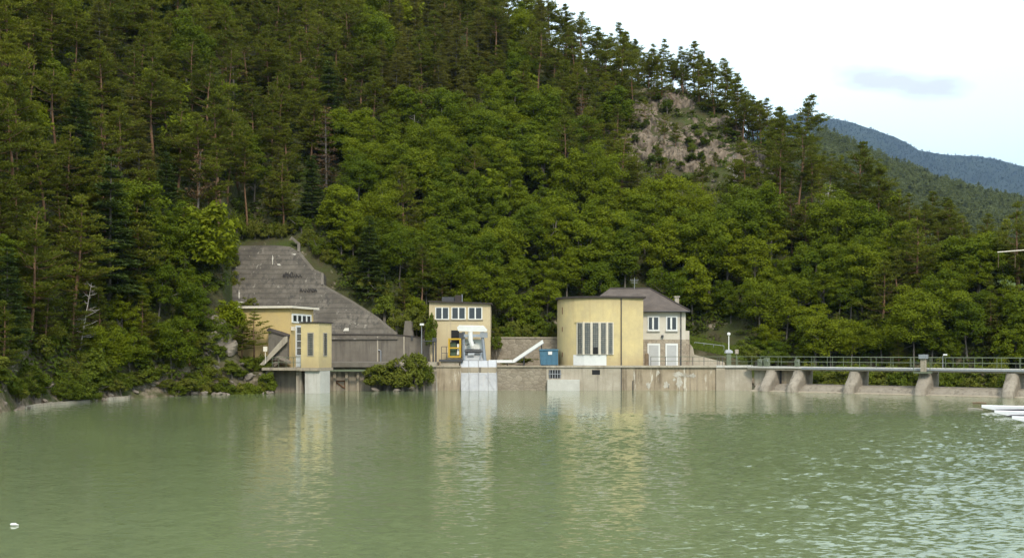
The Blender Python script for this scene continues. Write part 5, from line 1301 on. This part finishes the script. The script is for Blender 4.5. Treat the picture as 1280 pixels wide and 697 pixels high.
# lattice mast on the skyline
mt = MB(); Ya = 215.0
for du in (-5, 5): mt.tube([(xs(690 + du, Ya), Ya, zs(40, Ya)), (xs(690 + du * .6, Ya), Ya, zs(-40, Ya))], .07, 4)
for k in range(6): mt.tube([(xs(685 + k * .3, Ya), Ya, zs(30 - k * 12, Ya)), (xs(695 - k * .3, Ya), Ya, zs(18 - k * 12, Ya))], .04, 4)
mt.build('lattice_mast', M['steel'], label='thin grey lattice mast on the crest against the sky', category='mast')

# ------------------------------------------------------------------ haze
hz_ = MB().box(-9500, 9500, -3200, 14500, -4, 1750)
N = NT('haze'); pv = N.n('ShaderNodeVolumePrincipled'); pv.inputs['Density'].default_value = .000062; pv.inputs['Color'].default_value = (.29, .42, .66, 1); pv.inputs['Anisotropy'].default_value = .3
N.t.links.new(pv.outputs[0], N.out.inputs['Volume'])
USE_HAZE = True
if USE_HAZE: hz_.build('haze', N.m, kind='stuff', label='thin bluish summer haze over the whole valley', category='haze')

# ------------------------------------------------------------------ sky, sun, camera
w = bpy.data.worlds.new('World'); SC.world = w; w.use_nodes = True
nt = w.node_tree; nt.nodes.clear()
out = nt.nodes.new('ShaderNodeOutputWorld'); bg = nt.nodes.new('ShaderNodeBackground'); bg.inputs['Strength'].default_value = .1
SUN_EL, SUN_AZ = math.radians(40), math.radians(166)      # azimuth clockwise from +Y: behind the camera, a little to the left
sky = nt.nodes.new('ShaderNodeTexSky'); sky.sky_type = 'NISHITA'; sky.sun_disc = False; sky.sun_elevation = SUN_EL; sky.sun_rotation = SUN_AZ; sky.altitude = 500
tc = nt.nodes.new('ShaderNodeTexCoord')
def nd(t, **k):
    n = nt.nodes.new(t)
    for a, v in k.items(): setattr(n, a, v)
    return n
mp = nd('ShaderNodeMapping'); mp.inputs['Scale'].default_value = (1, 1, 2.6); nt.links.new(tc.outputs['Generated'], mp.inputs[0])
no = nd('ShaderNodeTexNoise'); no.inputs['Scale'].default_value = 2.2; no.inputs['Detail'].default_value = 6; nt.links.new(mp.outputs[0], no.inputs['Vector'])
mr = nd('ShaderNodeMapRange'); nt.links.new(no.outputs['Fac'], mr.inputs['Value']); mr.inputs['From Min'].default_value = .3; mr.inputs['From Max'].default_value = .7; mr.inputs['To Min'].default_value = .84; mr.inputs['To Max'].default_value = .99
mx = nd('ShaderNodeMix', data_type='RGBA'); nt.links.new(mr.outputs[0], mx.inputs[0]); nt.links.new(sky.outputs[0], mx.inputs[6]); mx.inputs[7].default_value = (5.3, 6.7, 7.0, 1)
sz = nd('ShaderNodeSeparateXYZ'); nt.links.new(tc.outputs['Generated'], sz.inputs[0])
mz = nd('ShaderNodeMapRange'); nt.links.new(sz.outputs['Z'], mz.inputs['Value']); mz.inputs['From Min'].default_value = .16; mz.inputs['From Max'].default_value = .55
mg = nd('ShaderNodeMix', data_type='RGBA'); nt.links.new(mz.outputs[0], mg.inputs[0]); mg.inputs[6].default_value = (5.4, 6.9, 7.3, 1); mg.inputs[7].default_value = (8.8, 9.6, 9.5, 1); nt.links.new(mg.outputs[2], mx.inputs[7])
# one small grey-lilac cloud over the far ridge
cd = Vector(((1128 - 640) / F, 1, (VH - 104) / F)).normalized(); rt = Vector((0, 0, 1)).cross(cd) * -1; rt.normalize(); upv = rt.cross(cd); upv = upv if upv.z > 0 else -upv
def dot(vec):
    n = nd('ShaderNodeVectorMath', operation='DOT_PRODUCT'); nt.links.new(tc.outputs['Generated'], n.inputs[0]); n.inputs[1].default_value = vec; return n.outputs['Value']
def mth(op, a, b):
    n = nd('ShaderNodeMath', operation=op)
    for i, v in enumerate((a, b)):
        if isinstance(v, bpy.types.NodeSocket): nt.links.new(v, n.inputs[i])
        else: n.inputs[i].default_value = v
    return n.outputs[0]
n2 = nd('ShaderNodeTexNoise'); n2.inputs['Scale'].default_value = 22; n2.inputs['Detail'].default_value = 5; nt.links.new(mp.outputs[0], n2.inputs['Vector'])
dx = mth('DIVIDE', dot(rt), .062); dy0 = mth('ADD', dot(upv), mth('MULTIPLY', dot(rt), .18)); dy = mth('DIVIDE', dy0, .0125)
rr = mth('ADD', mth('MULTIPLY', dx, dx), mth('MULTIPLY', dy, dy)); rr = mth('ADD', rr, mth('MULTIPLY', mth('SUBTRACT', n2.outputs['Fac'], .5), 2.6)); rr = mth('ADD', rr, mth('MULTIPLY', mth('LESS_THAN', dot(cd), 0), 99))
mc = nd('ShaderNodeMapRange'); nt.links.new(rr, mc.inputs['Value']); mc.inputs['From Min'].default_value = 1.15; mc.inputs['From Max'].default_value = .3; mc.inputs['To Max'].default_value = .9
m2 = nd('ShaderNodeMix', data_type='RGBA'); nt.links.new(mc.outputs[0], m2.inputs[0]); nt.links.new(mx.outputs[2], m2.inputs[6]); m2.inputs[7].default_value = (4.15, 4.3, 5.0, 1)
nt.links.new(m2.outputs[2], bg.inputs['Color']); nt.links.new(bg.outputs[0], out.inputs['Surface'])

sd = bpy.data.lights.new('sun', 'SUN'); sd.energy = 1.5; sd.angle = math.radians(12); sd.color = (1, .92, .77)
so = bpy.data.objects.new('sun', sd); COL.objects.link(so)
d = Vector((math.sin(SUN_AZ) * math.cos(SUN_EL), math.cos(SUN_AZ) * math.cos(SUN_EL), math.sin(SUN_EL)))
so.rotation_euler = d.to_track_quat('Z', 'Y').to_euler(); so.location = d * 300

cam = bpy.data.cameras.new('camera'); co = bpy.data.objects.new('camera', cam); COL.objects.link(co)
co.location = (0, 0, HC); co.rotation_euler = (math.radians(90), 0, 0)
cam.sensor_width = 36; cam.lens = F / 1280 * 36; cam.shift_y = (VH - 348.5) / 1280; cam.clip_end = 30000; cam.clip_start = .1
SC.camera = co
SC.view_settings.view_transform = 'Standard'; SC.view_settings.look = 'None'; SC.view_settings.exposure = 1.35; SC.view_settings.gamma = 1.0
SC.cycles.max_bounces = 8; SC.cycles.diffuse_bounces = 5; SC.cycles.glossy_bounces = 3; SC.cycles.transparent_max_bounces = 4; SC.cycles.volume_bounces = 0; SC.cycles.transmission_bounces = 6
SC.cycles.caustics_reflective = False; SC.cycles.caustics_refractive = False
